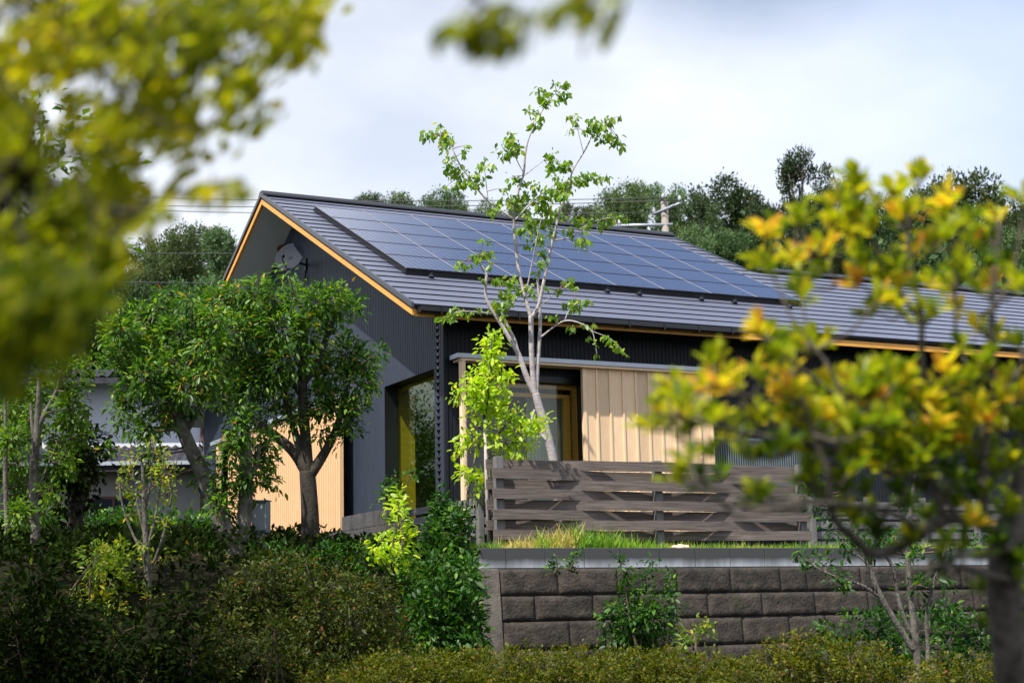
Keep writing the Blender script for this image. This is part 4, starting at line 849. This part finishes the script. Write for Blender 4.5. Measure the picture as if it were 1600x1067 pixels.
shrub('thin_shrub', 'thin dark leaved shrub rising before the left edge of the corner window', 'bush', [(612, 750, 7), (608, 768, 11), (622, 780, 11), (596, 785, 9), (612, 802, 10), (600, 822, 12), (625, 830, 10), (588, 848, 14), (640, 742, 4), (608, 850, 12)], 16.0, M['lf_shrub'], .048, .5, fill=.1, accent=.03, low=False, stems=9)
shrub('lime_shrub', 'lime green broad leaved shrub below the thin dark shrub, topped by a yellow green shoot', 'bush', [(622, 778, 5), (626, 795, 6), (622, 815, 7), (630, 835, 7), (598, 848, 10), (612, 852, 10), (588, 862, 8), (622, 872, 8), (650, 898, 8), (612, 892, 6), (605, 870, 8)], 14.9, M['lf_lime'], .065, .9, low=False, stems=8, fill=.1)
shrub('green_bush', 'mid green bush spread beneath the trunk of the forking evergreen', 'bush', [(470, 875, 20), (510, 868, 20), (545, 860, 20), (575, 868, 20), (540, 885, 24), (500, 895, 20), (590, 890, 22), (560, 905, 20), (640, 890, 22), (650, 920, 26), (620, 905, 20)], 14.9, M['lf_shrub'], .045, .85, accent=.04)
shrub('green_bush', 'small green bush at the feet of the twisted pale trunks', 'bush', [(420, 870, 16), (395, 885, 16), (440, 860, 14), (335, 860, 12), (400, 868, 12)], 15.0, M['lf_shrub'], .05, .8)
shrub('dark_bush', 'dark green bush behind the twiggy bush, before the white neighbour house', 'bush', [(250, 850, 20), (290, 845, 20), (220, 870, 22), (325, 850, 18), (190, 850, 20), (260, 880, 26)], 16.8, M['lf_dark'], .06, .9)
shrub('wall_shrub', 'green shrub growing up the middle of the stone retaining wall', 'bush', [(970, 880, 5), (975, 905, 8), (990, 892, 5), (1012, 905, 8), (1015, 880, 3), (985, 925, 13), (1010, 935, 14), (1048, 905, 6), (1040, 930, 12), (1055, 945, 7), (965, 950, 14), (990, 960, 20), (1020, 965, 20), (945, 968, 9), (1045, 960, 10), (975, 985, 22), (1005, 995, 24), (1035, 985, 14), (985, 1015, 24), (960, 1000, 14), (990, 1030, 22), (1020, 1025, 20)], 14.7, M['lf_shrub'], .055, 1.5, fill=.1, accent=.05, droop=.3, jit=.12, low=False, stems=10)
shrub('yellow_sprout', 'small yellow green sprout at the wall right of the wall shrub', 'bush', [(1075, 1000, 9), (1085, 992, 8), (1100, 985, 8), (1068, 1010, 8), (1105, 978, 5)], 14.1, M['lf_yellow'], .05, .6, low=False, stems=5, accent=0)
for (x, y, lb) in ((867, 884, 'tiny weed sprouting from the left part of the concrete cap'), (896, 878, 'small leafy weed rooted in the concrete cap beside the tinier weed')):
    k_ = 1 if x < 880 else 1.6
    shrub('weed', lb, 'weed', [(x, y, 5*k_), (x+3, y-8*k_, 3.4*k_), (x-4, y+5, 3*k_)], P(0, 0, 1)[0]*0+15.12, M['lf_lime'] if False else M['lf_shrub'], .035, 1.2, low=False, stems=3, jit=.02)
shrub('dark_shrub', 'dark glossy shrub along the foot of the wall behind the pale leaning stems', 'bush', [(1300, 985, 16), (1330, 975, 22), (1370, 980, 26), (1410, 985, 28), (1450, 985, 28), (1490, 985, 30), (1530, 985, 28), (1480, 955, 18), (1390, 1010, 26), (1560, 1000, 24)], 14.0, M['lf_shrub'], .055, .7, accent=0)
shrub('low_hedge', 'low olive yellow hedge along the bottom of the picture before the stone wall', 'hedge', [(x, 1058-16*math.sin((x-520)/700*math.pi)+rng.uniform(-7, 7)+(18 if x < 560 else 0), 30) for x in range(540, 1185, 22)]+[(x, 1085, 40) for x in range(500, 1200, 40)], 12.2, M['lf_hedge'], .028, .75, jit=.45, wr=.55, accent=.05, T=Q, fill=.4)
shrub('azalea_hedge', 'rounded reddish green azalea hedge left of the foreground trunk', 'hedge', [(1195, 1020, 20), (1225, 1010, 24), (1260, 1015, 28), (1290, 1030, 34), (1330, 1030, 34), (1370, 1040, 34), (1240, 1045, 34), (1300, 1065, 40), (1360, 1075, 40), (1410, 1060, 30), (1230, 1075, 34), (1250, 1000, 10)], 12.4, M['lf_hedge'], .028, .72, jit=.3, wr=.55, accent=.1, T=Q)
shrub('azalea_hedge', 'low olive azalea hedge at the lower right around the foreground trunk', 'hedge', [(1450, 1055, 26), (1480, 1048, 28), (1515, 1045, 28), (1550, 1050, 28), (1590, 1050, 28), (1480, 1080, 34), (1540, 1080, 34), (1600, 1080, 34)], 12.0, M['lf_hedge'], .028, .72, jit=.3, wr=.55, accent=.06, T=Q)
shrub('small_bush', 'small green bush on top of the wall behind the leaning stems', 'bush', [(1345, 835, 10), (1370, 845, 12), (1400, 835, 10), (1330, 850, 8), (1385, 850, 10), (1510, 845, 10), (1530, 848, 10)], 15.6, M['lf_shrub'], .05, .8, low=False)
shrub('azalea_bush', 'dim olive azalea bush at the bottom centre, left end of the front hedge', 'bush', [(350, 1000, 40), (400, 1040, 44), (460, 1050, 40), (520, 1055, 34), (320, 1050, 36), (430, 985, 30)], 12.8, M['lf_azalea'], .034, .8, accent=.04)
shrub('shaded_bush', 'dim green bush between the far left tree trunk and the round yellow green bush', 'bush', [(90, 890, 34), (120, 930, 36), (60, 930, 34), (40, 880, 30), (110, 860, 20), (0, 890, 30)], 14.0, M['lf_dark'], .05, 1.0)
shrub('shaded_bush', 'dim green bush at the foot of the pale twisted trunks', 'bush', [(300, 900, 30), (340, 900, 28), (380, 895, 24), (260, 905, 28), (420, 890, 18)], 15.0, M['lf_dark'], .05, 1.0)
# grass on the terrace
def grass():
    n = 15000; x = rng.uniform(-.62, 9, n); y = rng.uniform(-2.45, -1.9, n)
    lft = (x < 2.2); y = np.where(rng.random(n) < .5, rng.uniform(-2.46, -2.28, n), y)
    z = np.full(n, 2.24); 
    h = np.where(x < 2.0, .07+.10*np.exp(-((x-.75)/.6)**2), .065)*(1+.5*rng.normal(size=n)).clip(.3, 2.2)
    patch = np.sin(x*5.1)+np.sin(x*2.3+1)+rng.normal(0, .5, n)
    t_ = np.clip(.40+.22*patch*(rng.random(n))+rng.normal(0, .12, n), 0, 1); t_ = np.where((np.abs(x-.05) < .18) | (np.abs(x-.55) < .15) | (np.abs(x-2.0) < .2), t_+.35, t_)
    pos = np.stack([x, y, z], 1); dr = rdir(n)*.55+np.array([0, 0, 1.]); 
    keep = rng.random(n) < np.where(x > 6, .5, 1)
    o = leafmesh('grass', pos[keep], dr[keep], rdir(n)[keep], h[keep], .07, t_[keep], M['grass'], None, T_BLADE); tag(o, kind='stuff', label='green and straw coloured grass along the top of the retaining wall', cat='grass')
    n = 5000; x = rng.uniform(-1.3, -.5, n); y = rng.uniform(-2.6, -1.2, n); z = np.array([ground_z(a, b) for a, b in zip(x, y)])
    o = leafmesh('grass', np.stack([x, y, z], 1), rdir(n)*.6+np.array([0, 0, 1.]), rdir(n), .10*(1+.4*rng.normal(size=n)).clip(.4, 2), .08, np.clip(rng.normal(.3, .15, n), 0, 1), M['grass'], None, T_BLADE); tag(o, kind='stuff', label='short grass left of the retaining wall corner', cat='grass')
grass()
q = hitp(1062, 850, (0, 1, 0), -2.5); mb = MB()
for i, (dx, r_) in enumerate(((0, .05), (.07, .035), (-.06, .03))):
    vs = []; 
    for a in range(6):
        for b_ in range(8): ph = math.pi*a/5; th = 2*math.pi*b_/8; rr_ = r_*(1+.15*math.sin(3*a+5*b_+i)); vs.append((q[0]+dx+1.4*rr_*math.sin(ph)*math.cos(th), q[1]+rr_*math.sin(ph)*math.sin(th), 2.285+.6*rr_*math.cos(ph)))
    mb.smooth = True; mb.add(vs, [(a*8+b_, a*8+(b_+1) % 8, (a+1)*8+(b_+1) % 8, (a+1)*8+b_) for a in range(5) for b_ in range(8)]); mb.smooth = False
tag(mb.build('stone', M['cedar2']), 'small tan stone lying in the grass on the concrete cap', 'stone')
def ground_cover():
    n = 26000; x = rng.uniform(-10, -.6, n); y = rng.uniform(-6.5, 3, n); z = np.array([ground_z(a, b) for a, b in zip(x, y)])+.16*rng.random(n)+.06*np.sin(x*3)*np.cos(y*2.3)+.05
    o = leafmesh('ground_cover', np.stack([x, y, z], 1), rdir(n)+np.array([0, 0, .5]), rdir(n)+np.array([0, 0, 1.]), .07*(1+.3*rng.normal(size=n)).clip(.5, 1.6), .5, np.clip(rng.normal(.35, .2, n), 0, 1), M['lf_dark'], None, T_LEAF)
    tag(o, 'dark leafy ground cover over the slope below the evergreens', 'ground cover', kind='stuff')
ground_cover()
# ================================================================== WOODED HILL
def wood_variant(kind, seed):
    """crown and trunk meshes at the origin, height 1 = treetop"""
    global rng
    keep = rng; rng = np.random.default_rng(seed); blobs = []
    if kind == 'round':
        for i in range(16):
            u = rdir(1)[0]; r_ = rng.uniform(.10, .17); blobs.append((np.array([u[0]*.30, u[1]*.30, .60+u[2]*.26]), r_))
        for i in range(6): blobs.append((np.array([rng.normal()*.2, rng.normal()*.2, rng.uniform(.25, .5)]), .13))
        pos, ow, tone, subs = crown_points(blobs, 2.2, .022*1.6, .35, .55); m = M['lf_wood']
        ln = .026
    elif kind == 'pale':
        for i in range(20):
            u = rdir(1)[0]; blobs.append((np.array([u[0]*.36, u[1]*.36, .62+u[2]*.22]), rng.uniform(.08, .13)))
        for i in range(6): blobs.append((np.array([rng.normal()*.2, rng.normal()*.2, rng.uniform(.25, .5)]), .13))
        pos, ow, tone, subs = crown_points(blobs, 2.6, .03, .35, .5); m = M['lf_wood2']; ln = .024
    else:
        for i in range(60):
            z = .25+.73*rng.random()**.8; rr_ = .42*(1.0-z)**.85+.02; an = rng.uniform(0, 6.28); q_ = rr_*rng.uniform(.3, 1.15)
            blobs.append((np.array([math.cos(an)*q_, math.sin(an)*q_, z+.02-.1*q_]), .022+.12*(1-z)*rng.uniform(.4, 1)))
        pos, ow, tone, subs = crown_points(blobs, 2.6, .018, .5, .2, .5); m = M['lf_pine']; ln = .017
        ow = ow*.6+np.array([0, 0, .5])
    n = len(pos); dr = ow+rdir(n)*.8; nr = rdir(n)+ow*.8+np.array([0, 0, .4])
    o = leafmesh('crown', pos, dr, nr, ln*(1+.3*rng.normal(size=n)).clip(.5, 1.6), .6 if kind != 'pine' else .28, tone, m, None, T_QUAD)
    me = o.data; bpy.data.objects.remove(o)
    mb = MB(); mb.tube([(0, 0, -.05), (.01, 0, .3), (0, .01, .7), (0, 0, .9 if kind == 'pine' else .75)], [.022, .018, .010, .004], 7)
    for c, R in blobs[::2]:
        z0 = max(.2, c[2]-.2); mb.tube([(0, 0, z0), (c+np.array([0, 0, z0]))/2, c], [.008, .006, .003], 5, cap=False)
    o = mb.build('trunk', M['bark']); me2 = o.data; bpy.data.objects.remove(o)
    rng = keep
    return me, me2
VAR = {'round': [wood_variant('round', 11), wood_variant('round', 12), wood_variant('round', 13)], 'pale': [wood_variant('pale', 21), wood_variant('pale', 22)], 'pine': [wood_variant('pine', 31), wood_variant('pine', 32)]}
hill = [  # px, top py, depth, width px, kind, label
 (185, 360, 62, 46, 'pine', 'wispy dark conifer standing against the sky at the far left'), (225, 375, 70, 90, 'round', 'round dark tree right of the wispy conifer on the left hill'),
 (290, 350, 66, 80, 'round', 'highest round tree between the wispy conifer and the gable'), (262, 378, 74, 80, 'round', 'low round tree just left of the highest tree on the left hill'), (330, 372, 72, 80, 'round', 'dark tree between the highest left tree and the pale crown by the gable'),
 (385, 340, 58, 110, 'pale', 'pale grey green spreading crown touching the left verge of the roof'), (140, 395, 66, 110, 'round', 'dark tree left of the wispy conifer'), (60, 385, 66, 120, 'round', 'dark tree behind the blurred foreground leaves at the far left'), (10, 400, 60, 120, 'round', 'dark tree cut by the left edge of the picture'),
 (575, 303, 78, 60, 'round', 'small tree top showing over the roof at the left of the panels'), (622, 305, 82, 70, 'round', 'second tree top along the ridge left of the slender tree'), (690, 297, 80, 76, 'round', 'broad tree top over the ridge left of the slender tree stems'), (745, 310, 84, 70, 'pale', 'pale low tree top behind the left leaves of the slender tree'), (800, 322, 84, 70, 'round', 'tree top directly behind the stems of the slender tree'), (655, 318, 86, 70, 'pale', 'pale tree top filling the gap over the ridge left of the broad one'),
 (895, 318, 80, 56, 'pale', 'narrow pale tree top right of the slender tree'), (930, 322, 84, 60, 'round', 'low tree top in the gap left of the round trees by the pole'), (975, 286, 76, 84, 'round', 'light topped round tree left of the utility pole'), (1020, 281, 80, 90, 'pale', 'broad pale crown directly behind the utility pole'), (1075, 300, 72, 80, 'pale', 'rounded pale crown just right of the utility pole'), (1125, 282, 80, 100, 'round', 'large dark crown right of the utility pole'), (1175, 298, 70, 80, 'pine', 'dark pine between the large crown and the tall brownish pine'),
 (1100, 345, 62, 80, 'pale', 'low pale bush like tree in front of the large dark crown'), (1150, 360, 62, 90, 'round', 'low dark tree behind the end of the solar panels'), (1245, 222, 66, 110, 'pine', 'tall brownish pine highest on the hill'), (1285, 250, 68, 80, 'pine', 'thinner pine leaning beside the tall brownish pine'), (1325, 268, 70, 80, 'pine', 'short dark pine right of the two tall pines'), (1215, 330, 62, 90, 'round', 'dark tree at the foot of the tall brownish pine'), (1290, 340, 62, 100, 'round', 'dark tree behind the left part of the yellow leaved tree'),
 (1380, 310, 70, 100, 'round', 'dark tree behind the centre of the yellow leaved tree'), (1495, 275, 70, 150, 'round', 'large rounded dark crown at the upper right'), (1430, 300, 74, 110, 'round', 'dark crown adjoining the large rounded one at the upper right'), (1590, 308, 72, 100, 'round', 'dark tree cut by the right edge of the picture'), (1550, 345, 64, 110, 'round', 'low dark tree below the large rounded crown at the right'), (1450, 370, 62, 120, 'round', 'low dark tree behind the right part of the yellow leaved tree'), (1360, 380, 62, 110, 'round', 'low dark tree above the lower roof behind yellow leaves'),
 (100, 440, 55, 120, 'round', 'low dark tree beneath the far left trees'), (210, 440, 55, 120, 'round', 'low dark tree under the wispy conifer'), (310, 430, 54, 110, 'round', 'low dark tree beneath the highest left tree'), (380, 420, 54, 90, 'round', 'low dark tree behind the verge of the gable'), (1060, 350, 66, 80, 'round', 'low dark tree behind the shaft of the utility pole')]
for i, (px, py, d, wd, kind, lb) in enumerate(hill):
    top = P(px, py, d); gz = ground_z(top[0], top[1])-.3; H = max(3., top[2]-gz); me1, me2 = VAR[kind][i % len(VAR[kind])]
    nom = {'round': .86, 'pale': .92, 'pine': .36}[kind]; wr_ = wd*d/FPX/nom*1.25
    H = H/{'round': .98, 'pale': .94, 'pine': 1.04}[kind]; zs_ = H; base = gz
    if kind != 'pine' and H > 1.25*wr_: zs_ = 1.25*wr_; base = top[2]-zs_*{'round': .98, 'pale': .94}[kind]
    nm = {'round': 'round_tree', 'pale': 'pale_tree', 'pine': 'pine_tree'}[kind]
    t = empty(nm, (top[0], top[1], gz), lb, 'tree', 'trees on the wooded hill')
    ang = rng.uniform(0, 6.28)
    for me_, nm_ in ((me1, 'crown'), (me2, 'trunk')):
        o = bpy.data.objects.new(nm_, me_); sc.collection.objects.link(o); o.parent = t; o.rotation_euler = (0, 0, ang)
        if nm_ == 'trunk': o.scale = (wr_, wr_, H)
        else: o.scale = (wr_, wr_, zs_); o.location = (0, 0, base-gz)
# the closed mass of wood on the slope below those crowns
def woodmass():
    pos = []; n_ = 0; bs = []
    for i in range(420):
        px = rng.uniform(-150, 1750); d = rng.uniform(56, 96); p = P(px, 500, d); g = ground_z(p[0], p[1]); R = rng.uniform(1.3, 2.4)
        hgt = rng.uniform(1.0, 7.6) if px > 1080 else rng.uniform(.8, 3.4)
        bs.append((np.array([p[0], p[1], g+hgt]), R))
    pos, ow, tone, subs = crown_points(bs, .45, .24, .4, .5); n = len(pos)
    o = leafmesh('hillside_wood', pos, ow+rdir(n)*.8, rdir(n)+ow, .30*(1+.3*rng.normal(size=n)).clip(.5, 1.6), .6, tone, M['lf_wood'], None, T_QUAD)
    tag(o, 'dark undergrowth of the wood covering the hill behind the house', 'woodland', kind='stuff')
woodmass()
# ================================================================== FOREGROUND TREE ON THE RIGHT
def foreground_tree():
    d = 3.25; b = P(1585, 1067, d); gz = ground_z(b[0], b[1])
    t = empty('yellowing_tree', (b[0], b[1], gz), 'blurred foreground tree with whorls of yellow green leaves at the right', 'tree')
    ln = [[(1600, 1300, 32, 3.25), (1590, 1100, 29, 3.25), (1578, 1000, 27, 3.25), (1572, 900, 27, 3.25), (1576, 840, 26, 3.25), (1592, 780, 20, 3.28), (1610, 700, 16, 3.3), (1640, 600, 12, 3.4)],
          [(1574, 860, 14), (1555, 830, 12), (1520, 815, 10), (1480, 808, 9), (1440, 838, 9), (1400, 864, 9), (1365, 864, 8, 3.1), (1335, 842, 7, 3.0), (1312, 800, 6, 2.95), (1296, 740, 5, 2.9), (1280, 680, 4, 2.9), (1262, 620, 3, 2.9)],
          [(1480, 812, 7), (1450, 740, 6), (1445, 650, 5), (1440, 560, 5), (1434, 480, 4.5), (1425, 420, 4), (1420, 340, 3), (1430, 280, 2)],
          [(1530, 820, 8), (1535, 720, 7), (1548, 600, 6), (1553, 500, 5), (1556, 430, 4), (1565, 350, 3)],
          [(1437, 500, 4), (1400, 450, 4), (1372, 400, 3.5), (1345, 340, 3), (1320, 300, 2)], [(1425, 440, 3), (1380, 430, 3), (1300, 400, 3), (1240, 400, 2.4), (1205, 395, 2)],
          [(1450, 740, 6), (1400, 700, 5, 3.1), (1330, 640, 5, 3.0), (1270, 590, 4, 2.95), (1215, 545, 3, 2.9), (1185, 520, 2, 2.9)],
          [(1400, 700, 5, 3.1), (1330, 700, 5, 3.0), (1240, 690, 5, 2.9), (1180, 640, 4, 2.85), (1140, 600, 3, 2.8), (1110, 570, 2, 2.8)],
          [(1240, 690, 4, 2.9), (1180, 690, 4, 2.8), (1120, 665, 3, 2.75), (1060, 650, 2.6, 2.75), (1025, 645, 2, 2.75)],
          [(1440, 838, 5), (1400, 800, 5, 3.1), (1330, 790, 4.5, 3.0), (1250, 784, 4.5, 2.8), (1200, 800, 4, 2.7), (1155, 798, 3.6, 2.65), (1122, 775, 3, 2.6), (1100, 745, 2, 2.6)],
          [(1320, 640, 4, 3.0), (1300, 570, 3, 3.0), (1265, 530, 2.5, 3.)], [(1445, 640, 4), (1400, 600, 4), (1370, 575, 3)], [(1548, 600, 4), (1500, 560, 3), (1480, 480, 3), (1485, 400, 2), (1500, 340, 2)],
          [(1555, 480, 3), (1590, 430, 3), (1600, 330, 2)], [(1548, 640, 5), (1590, 590, 4), (1610, 540, 3)], [(1500, 815, 5), (1470, 760, 4), (1400, 740, 3), (1350, 720, 3)], [(1570, 900, 7), (1500, 880, 5, 3.1), (1430, 885, 4, 3.0)]]
    mb = MB(); sk = []
    for k in ln:
        p, r = ppx(k, 3.2); p = [q+rng.normal(size=3)*.006 for q in p]; p, r = smooth(p, r, 2); mb.tube(p, r, 10)
        for a, c in zip(p, p[1:]): sk += [a, (a+c)/2]
    W_ = """1420 265,1450 260,1475 290,1400 290,1350 290,1320 290,1300 310,1340 320,1370 310,1260 325,1240 330,1290 340,1320 350,1360 345,1400 340,1430 320,1195 350,1210 345,1205 395,1190 405,1230 390,1260 390,1290 380,1330 380,1350 400,1300 410,1240 430,1245 450,1270 420,1400 400,1430 380,1460 370,1480 350,1500 330,1515 340,1520 370,1545 360,1560 320,1590 300,1540 390,1500 400,1480 430,1450 430,1420 440,1390 430,1400 470,1430 490,1360 475,1460 470,1500 460,1530 440,1560 430,1590 440,1570 400,1520 500,1555 520,1590 520,1470 560,1180 510,1200 515,1225 525,1250 520,1270 520,1290 525,1210 540,1240 545,1115 555,1130 570,1105 580,1120 590,1150 600,1190 570,1170 560,1060 590,1045 600,1070 610,1085 640,1040 625,1010 655,1025 645,1060 660,1100 640,1130 630,1075 705,1110 690,1150 650,1160 680,1190 640,1210 590,1240 600,1260 620,1220 640,1180 700,1200 690,1230 680,1250 650,1280 600,1300 590,1330 580,1360 570,1380 580,1400 590,1300 630,1330 640,1360 620,1390 630,1420 600,1440 610,1470 600,1490 590,1520 580,1550 590,1580 580,1600 600,1270 670,1300 670,1330 680,1360 670,1390 670,1420 660,1450 650,1480 640,1510 630,1540 640,1570 640,1600 650,1320 720,1350 710,1390 720,1430 710,1470 690,1500 680,1540 690,1580 700,1280 710,1450 750,1500 740,1540 750,1590 760,1470 790,1400 760,1340 760,1310 750,1270 730,1530 800,1600 820,1060 740,1100 745,1180 775,1185 760,1130 720,1540 960,1345 605,1375 645,1405 615,1455 625,1495 655,1525 610,1565 615,1310 605,1285 640,1340 650,1400 690,1460 680,1520 720,1560 725,1430 775,1370 790,1500 775,1560 790,1600 740,1340 590,1280 755,1320 780,1370 825,1450 800,1420 825,1500 840,1545 855,1590 880,1560 830,1600 905,1480 835,1255 745,1350 795,1530 895,1595 960,1570 780,1525 760,1485 730,1410 720,1420 575,1500 550,1540 550,1360 600,1470 640,1600 690,1440 690,1380 705,1260 690,1240 625,1475 870,1590 870,1330 270,1410 315,1330 430,1375 450,1475 320"""
    pos = []; dr = []; tn = []; ls = []; S = np.array(sk); tw = mb
    for q in W_.split(','):
        a, b_ = map(float, q.split()); hb = (a > 1260 and 560 < b_ < 720)
        for rep in range(2 if hb else 1):
            dd = 3.2-(1500-a)/600*.5*(b_ > 500)+rng.normal(0, .10); dd = max(2.55, dd)
            c = P(a+rng.normal(0, 6), b_+12+rng.normal(0, 5), dd); i_ = np.argmin(np.linalg.norm(S-c, axis=1)+np.maximum(0, S[:, 2]-c[2])*1.5); nr_ = S[i_]
            ax_ = unit(unit(c-nr_)*.5+np.array([rng.normal()*.25, rng.normal()*.25, 1.])); m = (nr_+c)/2-np.array([0, 0, .02]); tw.tube([nr_, m, c], [.0035, .0028, .0022], 5, cap=False)
            n = rng.integers(13, 21); base = rng.normal(.58 if b_ < 660 else .36, .2)
            if b_ > 720: base -= .08
            for k in range(n):
                an = 2.4*k+rng.random(); e1 = unit(np.cross(ax_, [1., .3, 0])); e2 = np.cross(ax_, e1); tilt = rng.uniform(.35, 1.15)
                o_ = e1*math.cos(an)+e2*math.sin(an); dv = ax_*math.cos(tilt)+o_*math.sin(tilt)
                pos.append(c-ax_*rng.uniform(0, .022)); dr.append(dv); tn.append(base+rng.normal(0, .16)); ls.append(rng.uniform(.028, .056))
    tw.build('trunk', M['bark_fore'], t)
    pos = np.array(pos); n = len(pos); leafmesh('crown', pos, np.array(dr), rdir(n)*.4+np.array([0, 0, 1.]), np.array(ls), .36, np.array(tn), M['lf_fore'], t, T_OBO)
foreground_tree()
# ================================================================== OVERHANGING TREE, UPPER LEFT
def overhanging():
    base = CAM+np.array([-1.9, .55, 0]); base[2] = .2
    t = empty('overhanging_tree', base, 'strongly blurred yellow green branches hanging in from the upper left', 'tree')
    mb = MB(); sk = []
    tr = [base+np.array([0, 0, -.1]), base+np.array([.05, .05, 1.2]), base+np.array([0, .1, 2.4]), base+np.array([.1, .2, 3.6])]
    p, r = smooth(tr, [.11, .095, .08, .05], 2); mb.tube(p, r, 12)
    hub = base+np.array([0, .1, 2.4])
    ends = [[(-200, -60, 3), (0, 120, 3), (160, 300, 3), (120, 470, 2)], [(-150, -200, 3), (120, 0, 3), (280, 120, 3), (420, 60, 2), (495, 15, 1)], [(-200, 0, 3), (20, 300, 3), (60, 480, 3), (50, 580, 2)], [(-150, -120, 3), (80, 40, 3), (230, 190, 3), (320, 210, 2)],
            [(20, 250, 2.5), (140, 330, 2), (200, 335, 1.5), (260, 310, 1.2), (310, 293, 1.2), (380, 282, 1)], [(-200, -300, 3), (200, -120, 3), (420, -60, 2), (480, 0, 1)], [(-200, 150, 3), (0, 400, 2), (100, 540, 2)]]
    for e in ends:
        dd = 1.85+rng.normal(0, .08); q = [P(a, b_, dd+rng.normal(0, .03)) for a, b_, c in e]
        if e[0][0] < 0: p, r = smooth([hub+np.array([0, 0, rng.uniform(-.4, .6)])]+q, [.012, .003, .0022, .002, .0015, .001][:len(q)+1], 2)
        else: p, r = smooth(q, [.004]*len(q), 2)
        mb.tube(p, r, 7); sk += p
    # two twigs reaching across the top of the picture
    topc = []
    p, r = smooth([hub+np.array([0, 0, 1.0]), P(200, -500, 1.6), P(560, -260, 1.45), P(700, -60, 1.4), P(760, 20, 1.4), P(850, 30, 1.4)], [.02, .01, .006, .004, .003, .0015], 2); mb.tube(p, r, 6); sk += p
    p, r = smooth([P(560, -260, 1.45), P(800, -160, 1.4), P(880, -40, 1.4), P(920, 10, 1.4)], [.005, .004, .002, .001], 2); mb.tube(p, r, 6); sk += p
    poly = [(-60, -60), (520, -60), (522, 14), (490, 60), (448, 100), (405, 158), (352, 205), (318, 255), (275, 305), (228, 350), (180, 410), (125, 480), (80, 530), (30, 560), (-60, 590)]
    def inside(x, y):
        c = False; j = len(poly)-1
        for i in range(len(poly)):
            if (poly[i][1] > y) != (poly[j][1] > y) and x < (poly[j][0]-poly[i][0])*(y-poly[i][1])/(poly[j][1]-poly[i][1])+poly[i][0]: c = not c
            j = i
        return c
    S = np.array([a+(b_-a)*k/6 for a, b_ in zip(sk, sk[1:]) if np.linalg.norm(b_-a) < .6 for k in range(6)])
    pos = []; tone = []; ls = []; tw = mb
    def spray(x, y, dd, n, L, sp, tb):
        c = P(x, y, dd); nr_ = S[np.argmin(np.linalg.norm(S-c, axis=1))]; tw.tube([nr_, (nr_+c)/2, c], [.0011, .0009, .0006], 4, cap=False)
        for k in range(n): pos.append(c+rng.normal(size=3)*sp); tone.append(tb+rng.normal(0, .13)); ls.append(L*rng.uniform(.7, 1.3))
    cnt = 0
    while cnt < 1500:
        x, y = rng.uniform(-60, 515), rng.uniform(-60, 640)
        if not inside(x, y): continue
        gap = math.sin(x*.034+y*.021)+math.sin(x*.05-y*.027+2)+math.sin(y*.045+x*.008+1)
        if y < 380 and gap > .25: continue
        if y < 370 and rng.random() < .5: cnt += 1; continue
        tb = .45+.18*math.sin(x*.012+1)*math.cos(y*.01)-(.28 if y > 420 else 0)
        spray(x, y, rng.uniform(1.85, 2.25) if y < 430 else rng.uniform(1.5, 1.9), rng.integers(6, 10), .0225, .016, tb); cnt += 1
    for x, y in ((280, 305), (300, 298), (320, 296), (345, 290), (368, 288), (385, 282), (372, 278), (330, 300), (232, 335), (262, 322), (212, 350), (205, 370), (240, 330)): spray(x, y, 1.75, 3, .024, .006, .5)
    for x, y in ((715, 40), (730, 30), (745, 35), (762, 45), (780, 40), (800, 45), (815, 35), (830, 30), (850, 22), (760, 22), (785, 22), (740, 48), (705, 32), (775, 60)): spray(x, y, 1.4, 4, .024, .007, .3)
    for x, y in ((880, 10), (900, 18), (915, 28), (925, 40), (940, 15), (960, 5), (985, -2), (890, -5), (910, 5), (930, -2)): spray(x, y, 1.4, 3, .024, .006, .35)
    tw.build('trunk', M['bark_dark'], t)
    pos = np.array(pos); n = len(pos)
    leafmesh('crown', pos, np.array([0, 0, -.75])+rdir(n)*.55-rt*.55, rdir(n)+np.array([0, 0, .8]), np.array(ls), .55, np.clip(np.array(tone), 0, 1), M['lf_over'], t)
overhanging()
# tall trees standing out of view to the left; they shade the bushes at the lower left
def shade_source(x, y, hgt, R, lb, seed, dens=.35):
    global rng
    keep = rng; rng = np.random.default_rng(seed); gz = ground_z(x, y); t = empty('tall_tree', (x, y, gz), lb, 'tree')
    mb = MB(); mb.tube([(x, y, gz-.1), (x+.1, y, gz+hgt*.5), (x, y+.1, gz+hgt*.9)], [.16, .12, .05], 10); mb.build('trunk', M['bark'], t)
    bs = []
    for i in range(14):
        u = rdir(1)[0]; bs.append((np.array([x, y, gz+hgt*.78])+u*np.array([R, R, R*.7]), R*.42))
    leafy('crown', bs, dens, .075, M['lf_ever'], t, .45, T_QUAD); rng = keep
shade_source(-6.7, -6.2, 6.2, 1.7, 'tall leafy tree standing left of the view', 5)
shade_source(-8.6, -7.6, 6.0, 1.8, 'second tall leafy tree further left outside the view', 6)
shade_source(-4.1, 13.5, 4.4, 2.1, 'big leafy tree beyond the far left tree, beside the white neighbour house', 9, 1.0)
